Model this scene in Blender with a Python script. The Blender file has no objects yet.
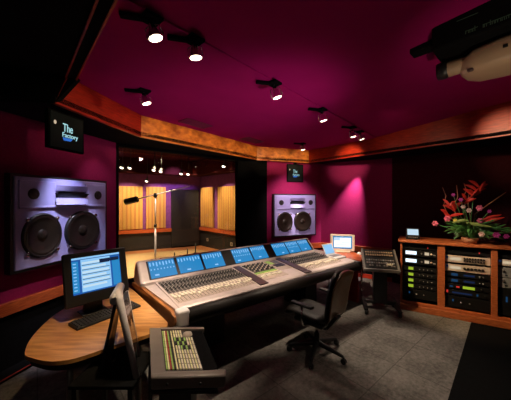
import bpy, bmesh, math, random
from mathutils import Vector, Matrix
random.seed(7)
SC = bpy.context.scene
COL = SC.collection
PI = math.pi
CZ = 1.8                      # camera height
F = 260.0                     # focal length in pixels

# ------------------------------------------------------------------ materials
def nodes(name):
    m = bpy.data.materials.new(name); m.use_nodes = True
    nt = m.node_tree
    b = nt.nodes['Principled BSDF']
    return m, nt, b

def mat(name, col, rough=0.5, metal=0.0, var=0.12, scale=12.0, stretch=(1, 1, 1), bump=0.0, spec=0.5, col2=None, detail=3.0):
    m, nt, b = nodes(name)
    tc = nt.nodes.new('ShaderNodeTexCoord'); mp = nt.nodes.new('ShaderNodeMapping')
    nz = nt.nodes.new('ShaderNodeTexNoise'); cr = nt.nodes.new('ShaderNodeValToRGB')
    mp.inputs['Scale'].default_value = stretch
    nz.inputs['Scale'].default_value = scale; nz.inputs['Detail'].default_value = detail
    a = tuple(c * (1 - var) for c in col); z = col2 or tuple(min(1, c * (1 + var)) for c in col)
    cr.color_ramp.elements[0].position = 0.3; cr.color_ramp.elements[0].color = (*a, 1)
    cr.color_ramp.elements[1].position = 0.7; cr.color_ramp.elements[1].color = (*z, 1)
    L = nt.links.new
    L(tc.outputs['Object'], mp.inputs['Vector']); L(mp.outputs['Vector'], nz.inputs['Vector'])
    L(nz.outputs['Fac'], cr.inputs['Fac']); L(cr.outputs['Color'], b.inputs['Base Color'])
    b.inputs['Roughness'].default_value = rough; b.inputs['Metallic'].default_value = metal
    b.inputs['Specular IOR Level'].default_value = spec
    if bump:
        bp = nt.nodes.new('ShaderNodeBump'); bp.inputs['Strength'].default_value = bump; bp.inputs['Distance'].default_value = 0.01
        L(nz.outputs['Fac'], bp.inputs['Height']); L(bp.outputs['Normal'], b.inputs['Normal'])
    return m

def emit(name, col, strength=1.0):
    m, nt, b = nodes(name)
    b.inputs['Base Color'].default_value = (0.01, 0.01, 0.01, 1)
    b.inputs['Emission Color'].default_value = (*col, 1); b.inputs['Emission Strength'].default_value = strength
    b.inputs['Roughness'].default_value = 0.5; b.inputs['Specular IOR Level'].default_value = .12
    return m

def carpet_mat():
    m, nt, b = nodes('carpet_tiles'); L = nt.links.new
    tc = nt.nodes.new('ShaderNodeTexCoord'); mp = nt.nodes.new('ShaderNodeMapping')
    mp.inputs['Rotation'].default_value = (0, 0, math.radians(-40))
    n1 = nt.nodes.new('ShaderNodeTexNoise'); n1.inputs['Scale'].default_value = 22; n1.inputs['Detail'].default_value = 6; n1.inputs['Roughness'].default_value = .75
    n2 = nt.nodes.new('ShaderNodeTexNoise'); n2.inputs['Scale'].default_value = 3; n2.inputs['Detail'].default_value = 3
    br = nt.nodes.new('ShaderNodeTexBrick'); br.offset = 0.0
    br.inputs['Scale'].default_value = 1.0; br.inputs['Brick Width'].default_value = .6; br.inputs['Row Height'].default_value = .6
    br.inputs['Mortar Size'].default_value = .006; br.inputs['Color1'].default_value = (1, 1, 1, 1); br.inputs['Color2'].default_value = (.86, .86, .86, 1)
    br.inputs['Mortar'].default_value = (.6, .6, .6, 1)
    cr = nt.nodes.new('ShaderNodeValToRGB')
    cr.color_ramp.elements[0].position = .32; cr.color_ramp.elements[0].color = (.075, .068, .06, 1)
    cr.color_ramp.elements[1].position = .68; cr.color_ramp.elements[1].color = (.31, .285, .25, 1)
    mix = nt.nodes.new('ShaderNodeMix'); mix.data_type = 'FLOAT'; mix.inputs[0].default_value = .35
    mul = nt.nodes.new('ShaderNodeMix'); mul.data_type = 'RGBA'; mul.blend_type = 'MULTIPLY'; mul.inputs[0].default_value = 1
    L(tc.outputs['Object'], mp.inputs['Vector'])
    for n in (n1, n2, br): L(mp.outputs['Vector'], n.inputs['Vector'])
    L(n1.outputs['Fac'], mix.inputs[2]); L(n2.outputs['Fac'], mix.inputs[3]); L(mix.outputs[0], cr.inputs['Fac'])
    L(cr.outputs['Color'], mul.inputs[6]); L(br.outputs['Color'], mul.inputs[7]); L(mul.outputs[2], b.inputs['Base Color'])
    b.inputs['Roughness'].default_value = .95; b.inputs['Specular IOR Level'].default_value = .1
    return m

def slat_mat():
    m, nt, b = nodes('golden_slats'); L = nt.links.new
    tc = nt.nodes.new('ShaderNodeTexCoord'); wv = nt.nodes.new('ShaderNodeTexWave'); nz = nt.nodes.new('ShaderNodeTexNoise')
    mp = nt.nodes.new('ShaderNodeMapping'); mp.inputs['Scale'].default_value = (14, 14, .6)
    wv.inputs['Scale'].default_value = 2.4; wv.wave_type = 'BANDS'; wv.bands_direction = 'X'; wv.inputs['Distortion'].default_value = .3
    cr = nt.nodes.new('ShaderNodeValToRGB')
    cr.color_ramp.elements[0].color = (.56, .29, .08, 1); cr.color_ramp.elements[0].position = .1
    cr.color_ramp.elements[1].color = (.74, .42, .12, 1); cr.color_ramp.elements[1].position = .55
    mul = nt.nodes.new('ShaderNodeMix'); mul.data_type = 'RGBA'; mul.blend_type = 'MULTIPLY'; mul.inputs[0].default_value = .5
    L(tc.outputs['Object'], wv.inputs['Vector']); L(tc.outputs['Object'], mp.inputs['Vector']); L(mp.outputs['Vector'], nz.inputs['Vector'])
    nz.inputs['Scale'].default_value = 1
    L(wv.outputs['Fac'], cr.inputs['Fac']); L(cr.outputs['Color'], mul.inputs[6]); L(nz.outputs['Color'], mul.inputs[7])
    L(mul.outputs[2], b.inputs['Base Color']); b.inputs['Roughness'].default_value = .5
    return m

def glass_mat():
    m, nt, b = nodes('control_room_glass'); L = nt.links.new
    out = nt.nodes['Material Output']; nt.nodes.remove(b)
    tr = nt.nodes.new('ShaderNodeBsdfTransparent'); tr.inputs['Color'].default_value = (.93, .93, .93, 1)
    gl = nt.nodes.new('ShaderNodeBsdfGlossy'); gl.inputs['Roughness'].default_value = 0.0
    fr = nt.nodes.new('ShaderNodeFresnel'); fr.inputs['IOR'].default_value = 1.5
    mx = nt.nodes.new('ShaderNodeMixShader')
    L(fr.outputs['Fac'], mx.inputs['Fac']); L(tr.outputs['BSDF'], mx.inputs[1]); L(gl.outputs['BSDF'], mx.inputs[2])
    L(mx.outputs['Shader'], out.inputs['Surface'])
    return m

M = dict(
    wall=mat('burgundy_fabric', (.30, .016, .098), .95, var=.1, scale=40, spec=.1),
    ceil=mat('plum_ceiling', (.36, .007, .125), .95, var=.05, scale=3, spec=.05),
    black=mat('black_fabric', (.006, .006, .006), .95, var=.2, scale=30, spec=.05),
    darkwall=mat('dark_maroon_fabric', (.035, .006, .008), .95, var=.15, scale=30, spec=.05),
    cherry=mat('cherry_wood', (.40, .014, .004), .42, var=.3, scale=3, stretch=(3, 3, 22), col2=(.56, .035, .008), detail=6),
    rail=mat('chair_rail_wood', (.46, .075, .02), .42, var=.3, scale=4, stretch=(3, 3, 24), col2=(.60, .13, .03), detail=6),
    burl=mat('burl_veneer', (.62, .135, .014), .42, var=.3, scale=9, stretch=(1, 1, 1.6), col2=(.88, .30, .035), detail=10),
    desk=mat('maple_desk', (.60, .24, .05), .3, var=.25, scale=2.2, stretch=(2, 14, 2), col2=(.78, .40, .13), detail=7),
    rackblk=mat('rack_black', (.006, .006, .006), .6, var=.2, spec=.25),
    rackwood=mat('rack_cherry', (.44, .10, .03), .42, var=.25, scale=4, stretch=(4, 4, 16), col2=(.56, .16, .05), detail=6),
    endwood=mat('console_wood', (.36, .13, .035), .35, var=.3, scale=3, stretch=(8, 2, 8), col2=(.5, .2, .06), detail=6),
    silver=mat('warm_silver_paint', (.62, .52, .48), .42, .2, var=.05, scale=20),
    white=mat('white_plastic', (.78, .74, .72), .4, var=.03),
    ltgrey=mat('light_grey_plastic', (.56, .52, .51), .4, var=.04),
    grey=mat('grey_plastic', (.36, .33, .34), .42, var=.05),
    rcgrey=mat('controller_grey', (.22, .185, .155), .42, .15, var=.06),
    greymetal=mat('grey_metal', (.22, .2, .18), .38, .4, var=.08),
    spk=mat('lavender_speaker_paint', (.34, .335, .66), .42, var=.05, scale=6),
    blk=mat('black_plastic', (.012, .012, .012), .42, var=.2),
    leather=mat('black_leather', (.013, .010, .008), .5, var=.2, scale=60, bump=.15, spec=.3),
    chairshell=mat('brown_leather', (.15, .08, .036), .33, var=.2, scale=50, bump=.1),
    cone=mat('speaker_cone', (.014, .010, .007), .34, var=.2, scale=14),
    polemetal=mat('satin_metal', (.72, .64, .58), .35, .3, var=.03),
    chrome=mat('chrome', (.75, .72, .7), .18, 1.0, var=.03),
    cream=mat('cream_faceplate', (.56, .46, .36), .42, var=.05),
    gmet=mat('grey_faceplate', (.30, .30, .30), .42, .2, var=.06),
    knobdark=mat('dark_knob', (.02, .018, .016), .4, var=.1),
    strip=mat('brown_metal_strip', (.10, .055, .055), .4, .3, var=.1),
    fadr=mat('cream_fader', (.84, .77, .60), .45, var=.05),
    chan=mat('channel_panel', (.50, .40, .33), .45, .1, var=.05),
    darkchan=mat('dark_channel_panel', (.05, .043, .035), .5, var=.1),
    green=mat('pale_green_button', (.36, .62, .14), .45, var=.1),
    yellow=mat('pale_yellow_button', (.86, .82, .46), .45, var=.08),
    red=mat('red_button', (.5, .05, .03), .45, var=.1),
    beige=mat('beige_plastic', (.46, .31, .19), .45, var=.05, scale=4),
    computer=mat('ivory_computer_plastic', (.74, .58, .44), .45, var=.03),
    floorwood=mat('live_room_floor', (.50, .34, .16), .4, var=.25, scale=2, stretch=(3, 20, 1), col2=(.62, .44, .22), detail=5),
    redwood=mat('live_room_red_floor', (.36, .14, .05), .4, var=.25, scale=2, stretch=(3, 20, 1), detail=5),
    purple=mat('purple_fabric', (.20, .06, .24), .9, var=.15, scale=10, spec=.1),
    wains=mat('dark_wainscot', (.010, .010, .009), .6, var=.3, scale=8),
    leaf=mat('green_leaf', (.05, .16, .03), .45, var=.4, scale=20),
    leaflt=mat('pale_leaf', (.24, .30, .07), .45, var=.3, scale=20),
    helic=mat('red_bract', (.62, .03, .015), .4, var=.3, scale=15),
    rose=mat('pink_petal', (.72, .12, .20), .5, var=.3, scale=40),
    pale=mat('pale_petal', (.75, .45, .38), .5, var=.2, scale=40),
    orchid=mat('purple_petal', (.45, .03, .22), .5, var=.3, scale=40),
    yell=mat('yellow_petal', (.75, .55, .06), .5, var=.2, scale=40),
    twig=mat('brown_twig', (.32, .12, .05), .6, var=.3),
    basket=mat('wicker', (.30, .12, .05), .6, var=.4, scale=60, bump=.4),
    carpet=carpet_mat(), slat=slat_mat(), glass=glass_mat(),
    vent=mat('plum_grille', (.17, .004, .06), .8, var=.1),
    e_blue=emit('blue_screen', (.02, .25, .58), .95), e_ltblue=emit('light_blue_screen', (.28, .58, .92), 1.0),
    e_dkblue=emit('deep_blue_screen', (.012, .10, .38), 1.0), e_navy=emit('navy_screen', (.004, .013, .045), 1.0),
    e_pale=emit('pale_screen', (.55, .74, .88), 1.0), e_white=emit('white_screen', (.85, .93, 1.0), 1.2),
    e_bulb=emit('lamp_glow', (1, .86, .66), 8.0), e_green=emit('green_led', (.38, .55, .03), .8),
    e_disp=emit('white_display', (.70, .85, 1.0), 1.6), e_cyan=emit('blue_led', (.007, .045, .11), .8),
    e_red=emit('red_led', (.7, .04, .03), .8), e_logo=emit('cyan_logo', (.42, .78, .84), .9), e_logob=emit('blue_logo', (.03, .16, .62), .9),
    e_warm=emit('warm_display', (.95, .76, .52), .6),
    e_tv=emit('dark_tv_picture', (.002, .004, .003), .5),
)

# ------------------------------------------------------------------ mesh builder
class MB:
    def __init__(self):
        self.bm = bmesh.new(); self.mats = []
    def mi(self, m):
        if m is None: m = M['blk']
        if m not in self.mats: self.mats.append(m)
        return self.mats.index(m)
    def face(self, pts, m, smooth=False):
        vs = [self.bm.verts.new(p) for p in pts]
        f = self.bm.faces.new(vs); f.material_index = self.mi(m); f.smooth = smooth
        return f
    def hexa(self, p, m, bevel=0.0, seg=2):
        """8 points: bottom ring 0-3, top ring 4-7"""
        i = self.mi(m); vs = [self.bm.verts.new(q) for q in p]
        fs = []
        for q in ((3, 2, 1, 0), (4, 5, 6, 7), (0, 1, 5, 4), (1, 2, 6, 5), (2, 3, 7, 6), (3, 0, 4, 7)):
            f = self.bm.faces.new([vs[k] for k in q]); f.material_index = i; fs.append(f)
        if bevel:
            es = list({e for f in fs for e in f.edges})
            r = bmesh.ops.bevel(self.bm, geom=es, offset=bevel, segments=seg, affect='EDGES', profile=.5)
            for f in r['faces']: f.smooth = True; f.material_index = i
    def box(self, a, b, m, bevel=0.0, seg=2, T=None):
        x0, y0, z0 = a; x1, y1, z1 = b
        p = [Vector(q) for q in ((x0, y0, z0), (x1, y0, z0), (x1, y1, z0), (x0, y1, z0), (x0, y0, z1), (x1, y0, z1), (x1, y1, z1), (x0, y1, z1))]
        if T: p = [T @ q for q in p]
        self.hexa(p, m, bevel, seg)
    def prism(self, poly, vec, m, smooth=False):
        """closed polygon of 3D points extruded by vec"""
        i = self.mi(m); vec = Vector(vec)
        a = [self.bm.verts.new(Vector(q)) for q in poly]; b = [self.bm.verts.new(Vector(q) + vec) for q in poly]
        n = len(a); fs = [self.bm.faces.new(a[::-1]), self.bm.faces.new(b)]
        for k in range(n):
            f = self.bm.faces.new((a[k], a[(k + 1) % n], b[(k + 1) % n], b[k])); f.smooth = smooth; fs.append(f)
        for f in fs: f.material_index = i
    def tube(self, pts, r, m, n=10, caps=True):
        i = self.mi(m); pts = [Vector(p) for p in pts]
        rs = r if isinstance(r, (list, tuple)) else [r] * len(pts)
        rings = []
        for k, p in enumerate(pts):
            d = (pts[min(k + 1, len(pts) - 1)] - pts[max(k - 1, 0)]).normalized()
            up = Vector((0, 0, 1)) if abs(d.z) < .95 else Vector((1, 0, 0))
            s = d.cross(up).normalized(); t = s.cross(d)
            rings.append([self.bm.verts.new(p + (s * math.cos(2 * PI * j / n) + t * math.sin(2 * PI * j / n)) * rs[k]) for j in range(n)])
        for a, b in zip(rings, rings[1:]):
            for j in range(n):
                f = self.bm.faces.new((a[j], a[(j + 1) % n], b[(j + 1) % n], b[j])); f.smooth = True; f.material_index = i
        if caps:
            for q in (rings[0][::-1], rings[-1]):
                f = self.bm.faces.new(q); f.material_index = i
    def lathe(self, prof, origin, axis, m, n=32, sx=1.0):
        """prof: list of (radius, height along axis)"""
        i = self.mi(m); o = Vector(origin); d = Vector(axis).normalized()
        up = Vector((0, 0, 1)) if abs(d.z) < .9 else Vector((1, 0, 0))
        s = up.cross(d).normalized(); t = d.cross(s)
        rings = []
        for r, h in prof:
            if r < 1e-6: rings.append([self.bm.verts.new(o + d * h)])
            else: rings.append([self.bm.verts.new(o + d * h + (s * math.cos(2 * PI * j / n) * sx + t * math.sin(2 * PI * j / n)) * r) for j in range(n)])
        for a, b in zip(rings, rings[1:]):
            for j in range(n):
                k = (j + 1) % n
                if len(a) == 1 and len(b) == 1: continue
                if len(a) == 1: q = (a[0], b[k], b[j])
                elif len(b) == 1: q = (a[j], a[k], b[0])
                else: q = (a[j], a[k], b[k], b[j])
                f = self.bm.faces.new(q); f.smooth = True; f.material_index = i
    def build(self, name, parent=None, label=None):
        me = bpy.data.meshes.new(name)
        bmesh.ops.recalc_face_normals(self.bm, faces=self.bm.faces[:])
        self.bm.to_mesh(me); self.bm.free()
        for m in self.mats: me.materials.append(m)
        o = bpy.data.objects.new(name, me); COL.objects.link(o)
        if parent: o.parent = parent
        if label: o['label'] = label
        return o

def thing(name, label, cat, loc=(0, 0, 0), rotz=0.0, group=None):
    o = bpy.data.objects.new(name, None); COL.objects.link(o)
    o.location = loc; o.rotation_euler = (0, 0, rotz); o.empty_display_size = .1
    o['label'] = label; o['category'] = cat
    if group: o['group'] = group
    return o
def tag(o, label, cat, group=None):
    o['label'] = label; o['category'] = cat
    if group: o['group'] = group
    return o
def struct(o): o['kind'] = 'structure'; return o
def part(name, parent, fn, label=None):
    b = MB(); fn(b); return b.build(name, parent, label)

def text_mesh(name, body, size, m, parent, T, extrude=.002):
    cu = bpy.data.curves.new(name, 'FONT'); cu.body = body; cu.size = size; cu.extrude = extrude
    o = bpy.data.objects.new(name + '_src', cu); COL.objects.link(o)
    bpy.context.view_layer.update()
    me = bpy.data.meshes.new_from_object(o.evaluated_get(bpy.context.evaluated_depsgraph_get()))
    bpy.data.objects.remove(o); bpy.data.curves.remove(cu)
    me.transform(T); me.materials.clear(); me.materials.append(m); me.name = name
    r = bpy.data.objects.new(name, me); COL.objects.link(r); r.parent = parent
    return r

def V2(x, y, z=0): return Vector((x, y, z))
def wall_slab(name, a, b, z0, z1, t, m):
    """wall from a to b (room side), thickened to the left of a->b"""
    a = V2(*a); b = V2(*b); d = (b - a).normalized(); n = V2(-d.y, d.x)
    mb = MB(); mb.prism([(a.x, a.y, z0), (b.x, b.y, z0), (b.x + n.x * t, b.y + n.y * t, z0), (a.x + n.x * t, a.y + n.y * t, z0)], (0, 0, z1 - z0), m)
    return struct(mb.build(name))
def frame(a, b):
    """matrix with x along a->b, y to the left (away), z up"""
    a = V2(*a); d = (V2(*b) - a).normalized(); n = V2(-d.y, d.x)
    T = Matrix(((d.x, n.x, 0, a.x), (d.y, n.y, 0, a.y), (0, 0, 1, 0), (0, 0, 0, 1)))
    return T
def ray_hit(px, a, b):
    """point of the line a->b seen at image column px (camera at the origin)"""
    k = (px - 255.5) / F; dx, dy = b[0] - a[0], b[1] - a[1]
    t = (k * a[1] - a[0]) / (dx - k * dy)
    return (a[0] + dx * t, a[1] + dy * t)
def along(a, b, p): return math.hypot(p[0] - a[0], p[1] - a[1])

# ------------------------------------------------------------------ the shell
LW0, LW1 = (-3.54, -1.0), (-2.245, 4.184)         # left wall
WG = (-.368, 5.794)                               # right end of the window
PR = (.267, 6.04)                                 # end of dark pillar
CR = (1.656, 6.575)                               # corner after the right speaker wall
RW = (3.0, 5.71)                                  # end of the right wall
AL = (5.2, 3.0)
BR, BL = (5.2, -1.6), (-3.69, -1.6)
ZT = 3.45
F0, F1, F2, F3 = (-1.86, 2.41), (-1.628, 3.70), (.034, 5.82), (1.30, 6.31)
F4 = (1.30 + .83 * 3.6, 6.31 - 3.6)

part_floor = MB()
car = [(-4.2, -2, 0), (.0, -2, 0), (-.26, .25, 0), (1.73, 2.34, 0), (3.09, 3.74, 0), (5.6, 6.3, 0), (1.7, 6.7, 0), (.267, 6.1, 0), (-.37, 5.85, 0), (-2.3, 4.25, 0), (-2.5, 3.2, 0)]
part_floor.prism([(x, y, -.06) for x, y, z in car], (0, 0, .06), M['carpet'])
struct(part_floor.build('floor'))
b = MB(); b.prism([(0, -2, -.06), (5.6, -2, -.06), (5.6, 6.3, -.06), (3.09, 3.74, -.06), (1.73, 2.34, -.06), (-.26, .25, -.06)], (0, 0, .06), M['black'])
struct(b.build('floor_right'))

wall_slab('wall_left', LW0, LW1, 0, ZT, .12, M['wall'])
wall_slab('wall_front', PR, CR, 0, ZT, .12, M['wall'])
wall_slab('wall_right', CR, RW, 0, ZT, .12, M['wall'])
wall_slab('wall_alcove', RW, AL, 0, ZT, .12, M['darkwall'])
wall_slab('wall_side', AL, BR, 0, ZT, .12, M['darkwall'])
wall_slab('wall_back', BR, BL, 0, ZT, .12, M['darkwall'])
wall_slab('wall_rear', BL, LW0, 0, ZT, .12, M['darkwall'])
wall_slab('wall_pillar', WG, PR, 0, ZT, .16, M['black'])
# window wall: below and above the glass
SILL, HEAD = .42, 2.72
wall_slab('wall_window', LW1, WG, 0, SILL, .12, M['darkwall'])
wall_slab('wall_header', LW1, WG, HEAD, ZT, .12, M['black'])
T = frame(LW1, WG); WL = along(LW1, WG, WG)
TG = T @ Matrix.Translation((WL / 2, .055, 0)) @ Matrix.Rotation(math.radians(2.2), 4, 'Z') @ Matrix.Translation((-WL / 2, -.055, 0))
w = bpy.data.objects.new('window_1', None); COL.objects.link(w); w['kind'] = 'structure'
part('pane', w, lambda b: b.box((.04, .05, SILL), (WL - .03, .06, HEAD), M['glass'], T=TG))
def wf(b):
    b.box((0, .0, SILL), (WL, .11, SILL + .05), M['black'], T=T); b.box((0, 0, HEAD - .05), (WL, .11, HEAD), M['black'], T=T)
    b.box((0, 0, SILL), (.04, .11, HEAD), M['black'], T=T); b.box((WL - .03, 0, SILL), (WL, .11, HEAD), M['black'], T=T)
part('window_frame', w, wf)

# ceiling: level in front of the ridge, rising gently behind it
RG = V2(1.49, 4.1); rd = V2(.666, .746); rn = V2(.746, -.666); rf = -rn
def cz(x, y):
    h = (V2(x, y) - RG).dot(rn); return 3.02 + .085 * h if h > .06 else 3.006
b = MB()
A0 = RG - rd * 9; A1 = RG + rd * 3.6
q0, q1 = A0 + rf * 2.95, A1 + rf * 2.95
b.prism([(A0.x, A0.y, 3.006), (A1.x, A1.y, 3.006), (q1.x, q1.y, 3.006), (q0.x, q0.y, 3.006)], (0, 0, .09), M['ceil'])
r0, r1 = A0 + rn * 5.6, A1 + rn * 5.6
b.prism([(A0.x, A0.y, 3.02), (A1.x, A1.y, 3.02), (r1.x, r1.y, 3.02 + .085 * 5.6), (r0.x, r0.y, 3.02 + .085 * 5.6)], (0, 0, .08), M['ceil'])
struct(b.build('ceiling'))
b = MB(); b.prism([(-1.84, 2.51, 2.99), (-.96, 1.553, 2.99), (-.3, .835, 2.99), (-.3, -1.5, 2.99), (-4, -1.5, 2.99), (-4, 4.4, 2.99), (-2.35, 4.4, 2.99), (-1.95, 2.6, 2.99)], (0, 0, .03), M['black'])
struct(b.build('ceiling_left'))
for k, off in enumerate((0, .083)):
    d = V2(.88, -.9565).normalized(); s = V2(.9565, .88).normalized() * off
    a = V2(-1.835, 2.503) + s; e = a + d * 2.6
    b = MB(); n = V2(.98, .9).normalized() * .014
    b.prism([(a.x, a.y, 2.975), (e.x, e.y, 2.975), (e.x + n.x, e.y + n.y, 2.975), (a.x + n.x, a.y + n.y, 2.975)], (0, 0, .045), M['cherry'])
    struct(b.build('trim_%d' % (k + 10)))
d = V2(.88, -.9565).normalized(); n = V2(.9565, .88).normalized() * .085; a = V2(-1.835, 2.503); e = a + d * 2.6
b = MB(); b.prism([(a.x, a.y, 2.985), (e.x, e.y, 2.985), (e.x + n.x, e.y + n.y, 2.985), (a.x + n.x, a.y + n.y, 2.985)], (0, 0, .2), M['black'])
struct(b.build('trim_12'))

# fascias and soffit undersides
def fascia(name, a, c, m, t=.05, z0=2.70, z1=3.3, left_top=None):
    T = frame(a, c); L_ = along(a, c, c)
    b = MB(); x0 = left_top or 0
    b.prism([T @ Vector(q) for q in ((0, 0, z0), (L_, 0, z0), (L_, 0, z1), (x0, 0, z1))], T.to_3x3() @ Vector((0, t, 0)), m)
    return struct(b.build(name))
fascia('trim_1', F0, F1, M['cherry'], z1=3.02, left_top=.14)
fascia('trim_2', F1, F2, M['burl'], z1=3.04)
fascia('trim_3', F2, F3, M['burl'], z1=3.04)
fascia('trim_4', F3, F4, M['cherry'], z1=3.3)
def under(name, pts, m=M['black']):
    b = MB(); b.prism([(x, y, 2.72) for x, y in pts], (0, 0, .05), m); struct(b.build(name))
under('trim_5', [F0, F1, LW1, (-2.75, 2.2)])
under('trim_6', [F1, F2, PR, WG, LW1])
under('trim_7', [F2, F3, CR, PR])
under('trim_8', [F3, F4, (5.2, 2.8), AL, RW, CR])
b = MB(); T = frame((-3.4, 2.3), F0); L_ = along((-3.4, 2.3), F0, F0)
b.prism([T @ Vector(q) for q in ((0, 0, 2.70), (L_, 0, 2.70), (L_ + .12, .14, 3.0), (0, 0, 3.0))], T.to_3x3() @ Vector((0, .05, 0)), M['black'])
struct(b.build('trim_9'))

# chair rails and baseboard
def rail(name, a, c, z0, z1, out, m=M['rail']):
    T = frame(a, c); L_ = along(a, c, c); b = MB(); b.box((0, -out, z0), (L_, 0, z1), m, .006, T=T); return struct(b.build(name))
rail('trim_13', LW0, LW1, .60, .73, .05); rail('trim_14', PR, CR, .60, .73, .05); rail('trim_15', CR, RW, .60, .73, .05)
for nm, a_, c_ in (('trim_23', LW0, LW1), ('trim_24', PR, CR), ('trim_25', CR, RW)): rail(nm, a_, c_, .0, .60, .012, M['black'])
rail('baseboard_left', LW0, LW1, 0, .035, .17, M['black']); rail('trim_16', (-3.54 + .17, -1.0), (-2.245 + .17, 4.1), .035, .047, .012, M['cherry'])
rail('baseboard_right', CR, RW, 0, .1, .02, M['cherry'])

# ceiling grilles
for (px, py, lab) in ((196, 122.5, 'plum ceiling grille above the golden fascia, nearer the left end of it'), (252, 139.5, 'plum ceiling grille above the golden fascia, nearer the right speaker')):
    dd = 1.22 * F / (200 - py); x = (px - 255.5) / F * dd
    t = thing('ceiling_vent', lab, 'vent', (x, dd, 3.006), math.radians(52), 'ceiling grilles above the fascia')
    def fr(b):
        for s in (-1, 1):
            b.box((-.24, s * .11 - .012, -.012), (.24, s * .11 + .012, 0), M['vent']); b.box((s * .24 - .012, -.11, -.012), (s * .24 + .012, .11, 0), M['vent'])
    part('grille_frame', t, fr)
    def sl(b):
        for k in range(9): b.box((-.23, -.096 + k * .024 - .007, -.008), (.23, -.096 + k * .024 + .007, 0), M['vent'])
    part('louvre', t, sl)

# ------------------------------------------------------------------ live room behind the glass
B0, B1 = (-8.2, 7.026), (-2.2, 10.4)
R1_ = (.9, 7.13)
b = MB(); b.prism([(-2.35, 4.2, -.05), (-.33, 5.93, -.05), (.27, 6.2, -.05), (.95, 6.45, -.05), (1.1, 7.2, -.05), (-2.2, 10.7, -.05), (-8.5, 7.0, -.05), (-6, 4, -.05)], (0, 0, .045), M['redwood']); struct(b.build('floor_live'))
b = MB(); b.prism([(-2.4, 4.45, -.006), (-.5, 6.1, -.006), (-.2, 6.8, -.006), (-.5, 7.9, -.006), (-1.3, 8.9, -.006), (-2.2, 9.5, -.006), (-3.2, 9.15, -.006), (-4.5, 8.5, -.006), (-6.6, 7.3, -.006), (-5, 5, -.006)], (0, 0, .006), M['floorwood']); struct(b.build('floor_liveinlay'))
wall_slab('wall_liveback', B1, B0, 0, 3.4, -.1, M['purple'])
wall_slab('wall_liveright', R1_, B1, 0, 3.4, -.1, M['purple'])
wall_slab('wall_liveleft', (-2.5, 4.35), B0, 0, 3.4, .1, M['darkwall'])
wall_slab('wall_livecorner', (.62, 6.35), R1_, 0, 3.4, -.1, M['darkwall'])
b = MB(); b.prism([(-2.35, 4.36, 3.25), (-.33, 5.98, 3.25), (.5, 6.4, 3.25), (1.1, 7.2, 3.25), (-2.2, 10.7, 3.25), (-8.5, 7.0, 3.25)], (0, 0, .05), M['darkwall']); struct(b.build('ceiling_live'))
TB = frame(B0, B1); LB = along(B0, B1, B1); TR_ = frame(B1, R1_); LR = along(B1, R1_, R1_)
def inner(name, T, x0, x1, z0, z1, t, m):
    b = MB(); b.box((x0, -t, z0), (x1, 0, z1), m, T=T); return b.build(name)
struct(inner('trim_17', TB, 0, LB, 0, .62, .04, M['wains'])); struct(inner('trim_18', TR_, 0, LR, 0, .62, .04, M['wains']))
struct(inner('trim_19', TB, 0, LB, .62, .74, .10, M['rail'])); struct(inner('trim_20', TR_, 0, LR, .62, .74, .10, M['rail']))
# dark ceiling beams crossing the live room and a dark recess in the back wall
b = MB(); b.prism([(-7.5, 6.9, 2.72), (-2.35, 9.7, 2.72), (-2.2, 10.3, 2.72), (-8, 7.2, 2.72)], (0, 0, .5), M['darkwall']); struct(b.build('trim_21'))
b = MB(); b.prism([(-2.35, 9.7, 2.72), (.5, 6.9, 2.72), (.9, 7.1, 2.72), (-2.2, 10.3, 2.72)], (0, 0, .5), M['darkwall']); struct(b.build('trim_22'))
xa = along(B0, B1, ray_hit(171, B0, B1)); xb = along(B0, B1, ray_hit(198, B0, B1))
struct(inner('door_1', TB, xa, xb, .05, 2.2, .13, M['wains']))
for px, py, lab in ((208.5, 239.5, 'small pale outlet plate on the dark wainscot, left of two'), (232.5, 244, 'small pale outlet plate on the dark wainscot, right of two')):
    q = ray_hit(px, B1, R1_); x0 = along(B1, R1_, q); zz = CZ - (py - 200) / F * q[1]
    o = bpy.data.objects.new('wall_outlet', None); COL.objects.link(o); o.matrix_world = TR_ @ Matrix.Translation((x0, -.042, zz)); tag(o, lab, 'outlet', 'outlets in the live room')
    part('cover_plate', o, lambda b: b.box((-.055, -.008, -.06), (.055, 0, .06), M['cream'], .003)); part('socket', o, lambda b: b.box((-.02, -.011, -.035), (.02, -.007, .035), M['blk'], .002))
LAB = 'golden slatted wood panel glowing behind the window, '
for k, (T, a, c, p0, p1, lab) in enumerate(((TB, B0, B1, 119, 142, 'leftmost of the four'), (TB, B0, B1, 146, 165.5, 'just behind the boom stand pole'), (TR_, B1, R1_, 202, 214.5, 'narrow one beside the dark recess'), (TR_, B1, R1_, 219, 237.5, 'rightmost of the four'))):
    x0 = along(a, c, ray_hit(p0, a, c)); x1 = along(a, c, ray_hit(p1, a, c))
    b = MB(); b.box((-(x1 - x0) / 2, -.07, .76), ((x1 - x0) / 2, -.002, 2.28), M['slat'], .008)
    for j in range(int((x1 - x0) / .09)):
        xx = -(x1 - x0) / 2 + .04 + j * .09; b.box((xx, -.078, .78), (xx + .08, -.07, 2.26), M['slat'], .003)
    o = b.build('wood_panel'); o.matrix_world = T @ Matrix.Translation(((x0 + x1) / 2, 0, 0))
    tag(o, LAB + lab, 'wood panel', 'slatted panels in the live room')
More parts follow.
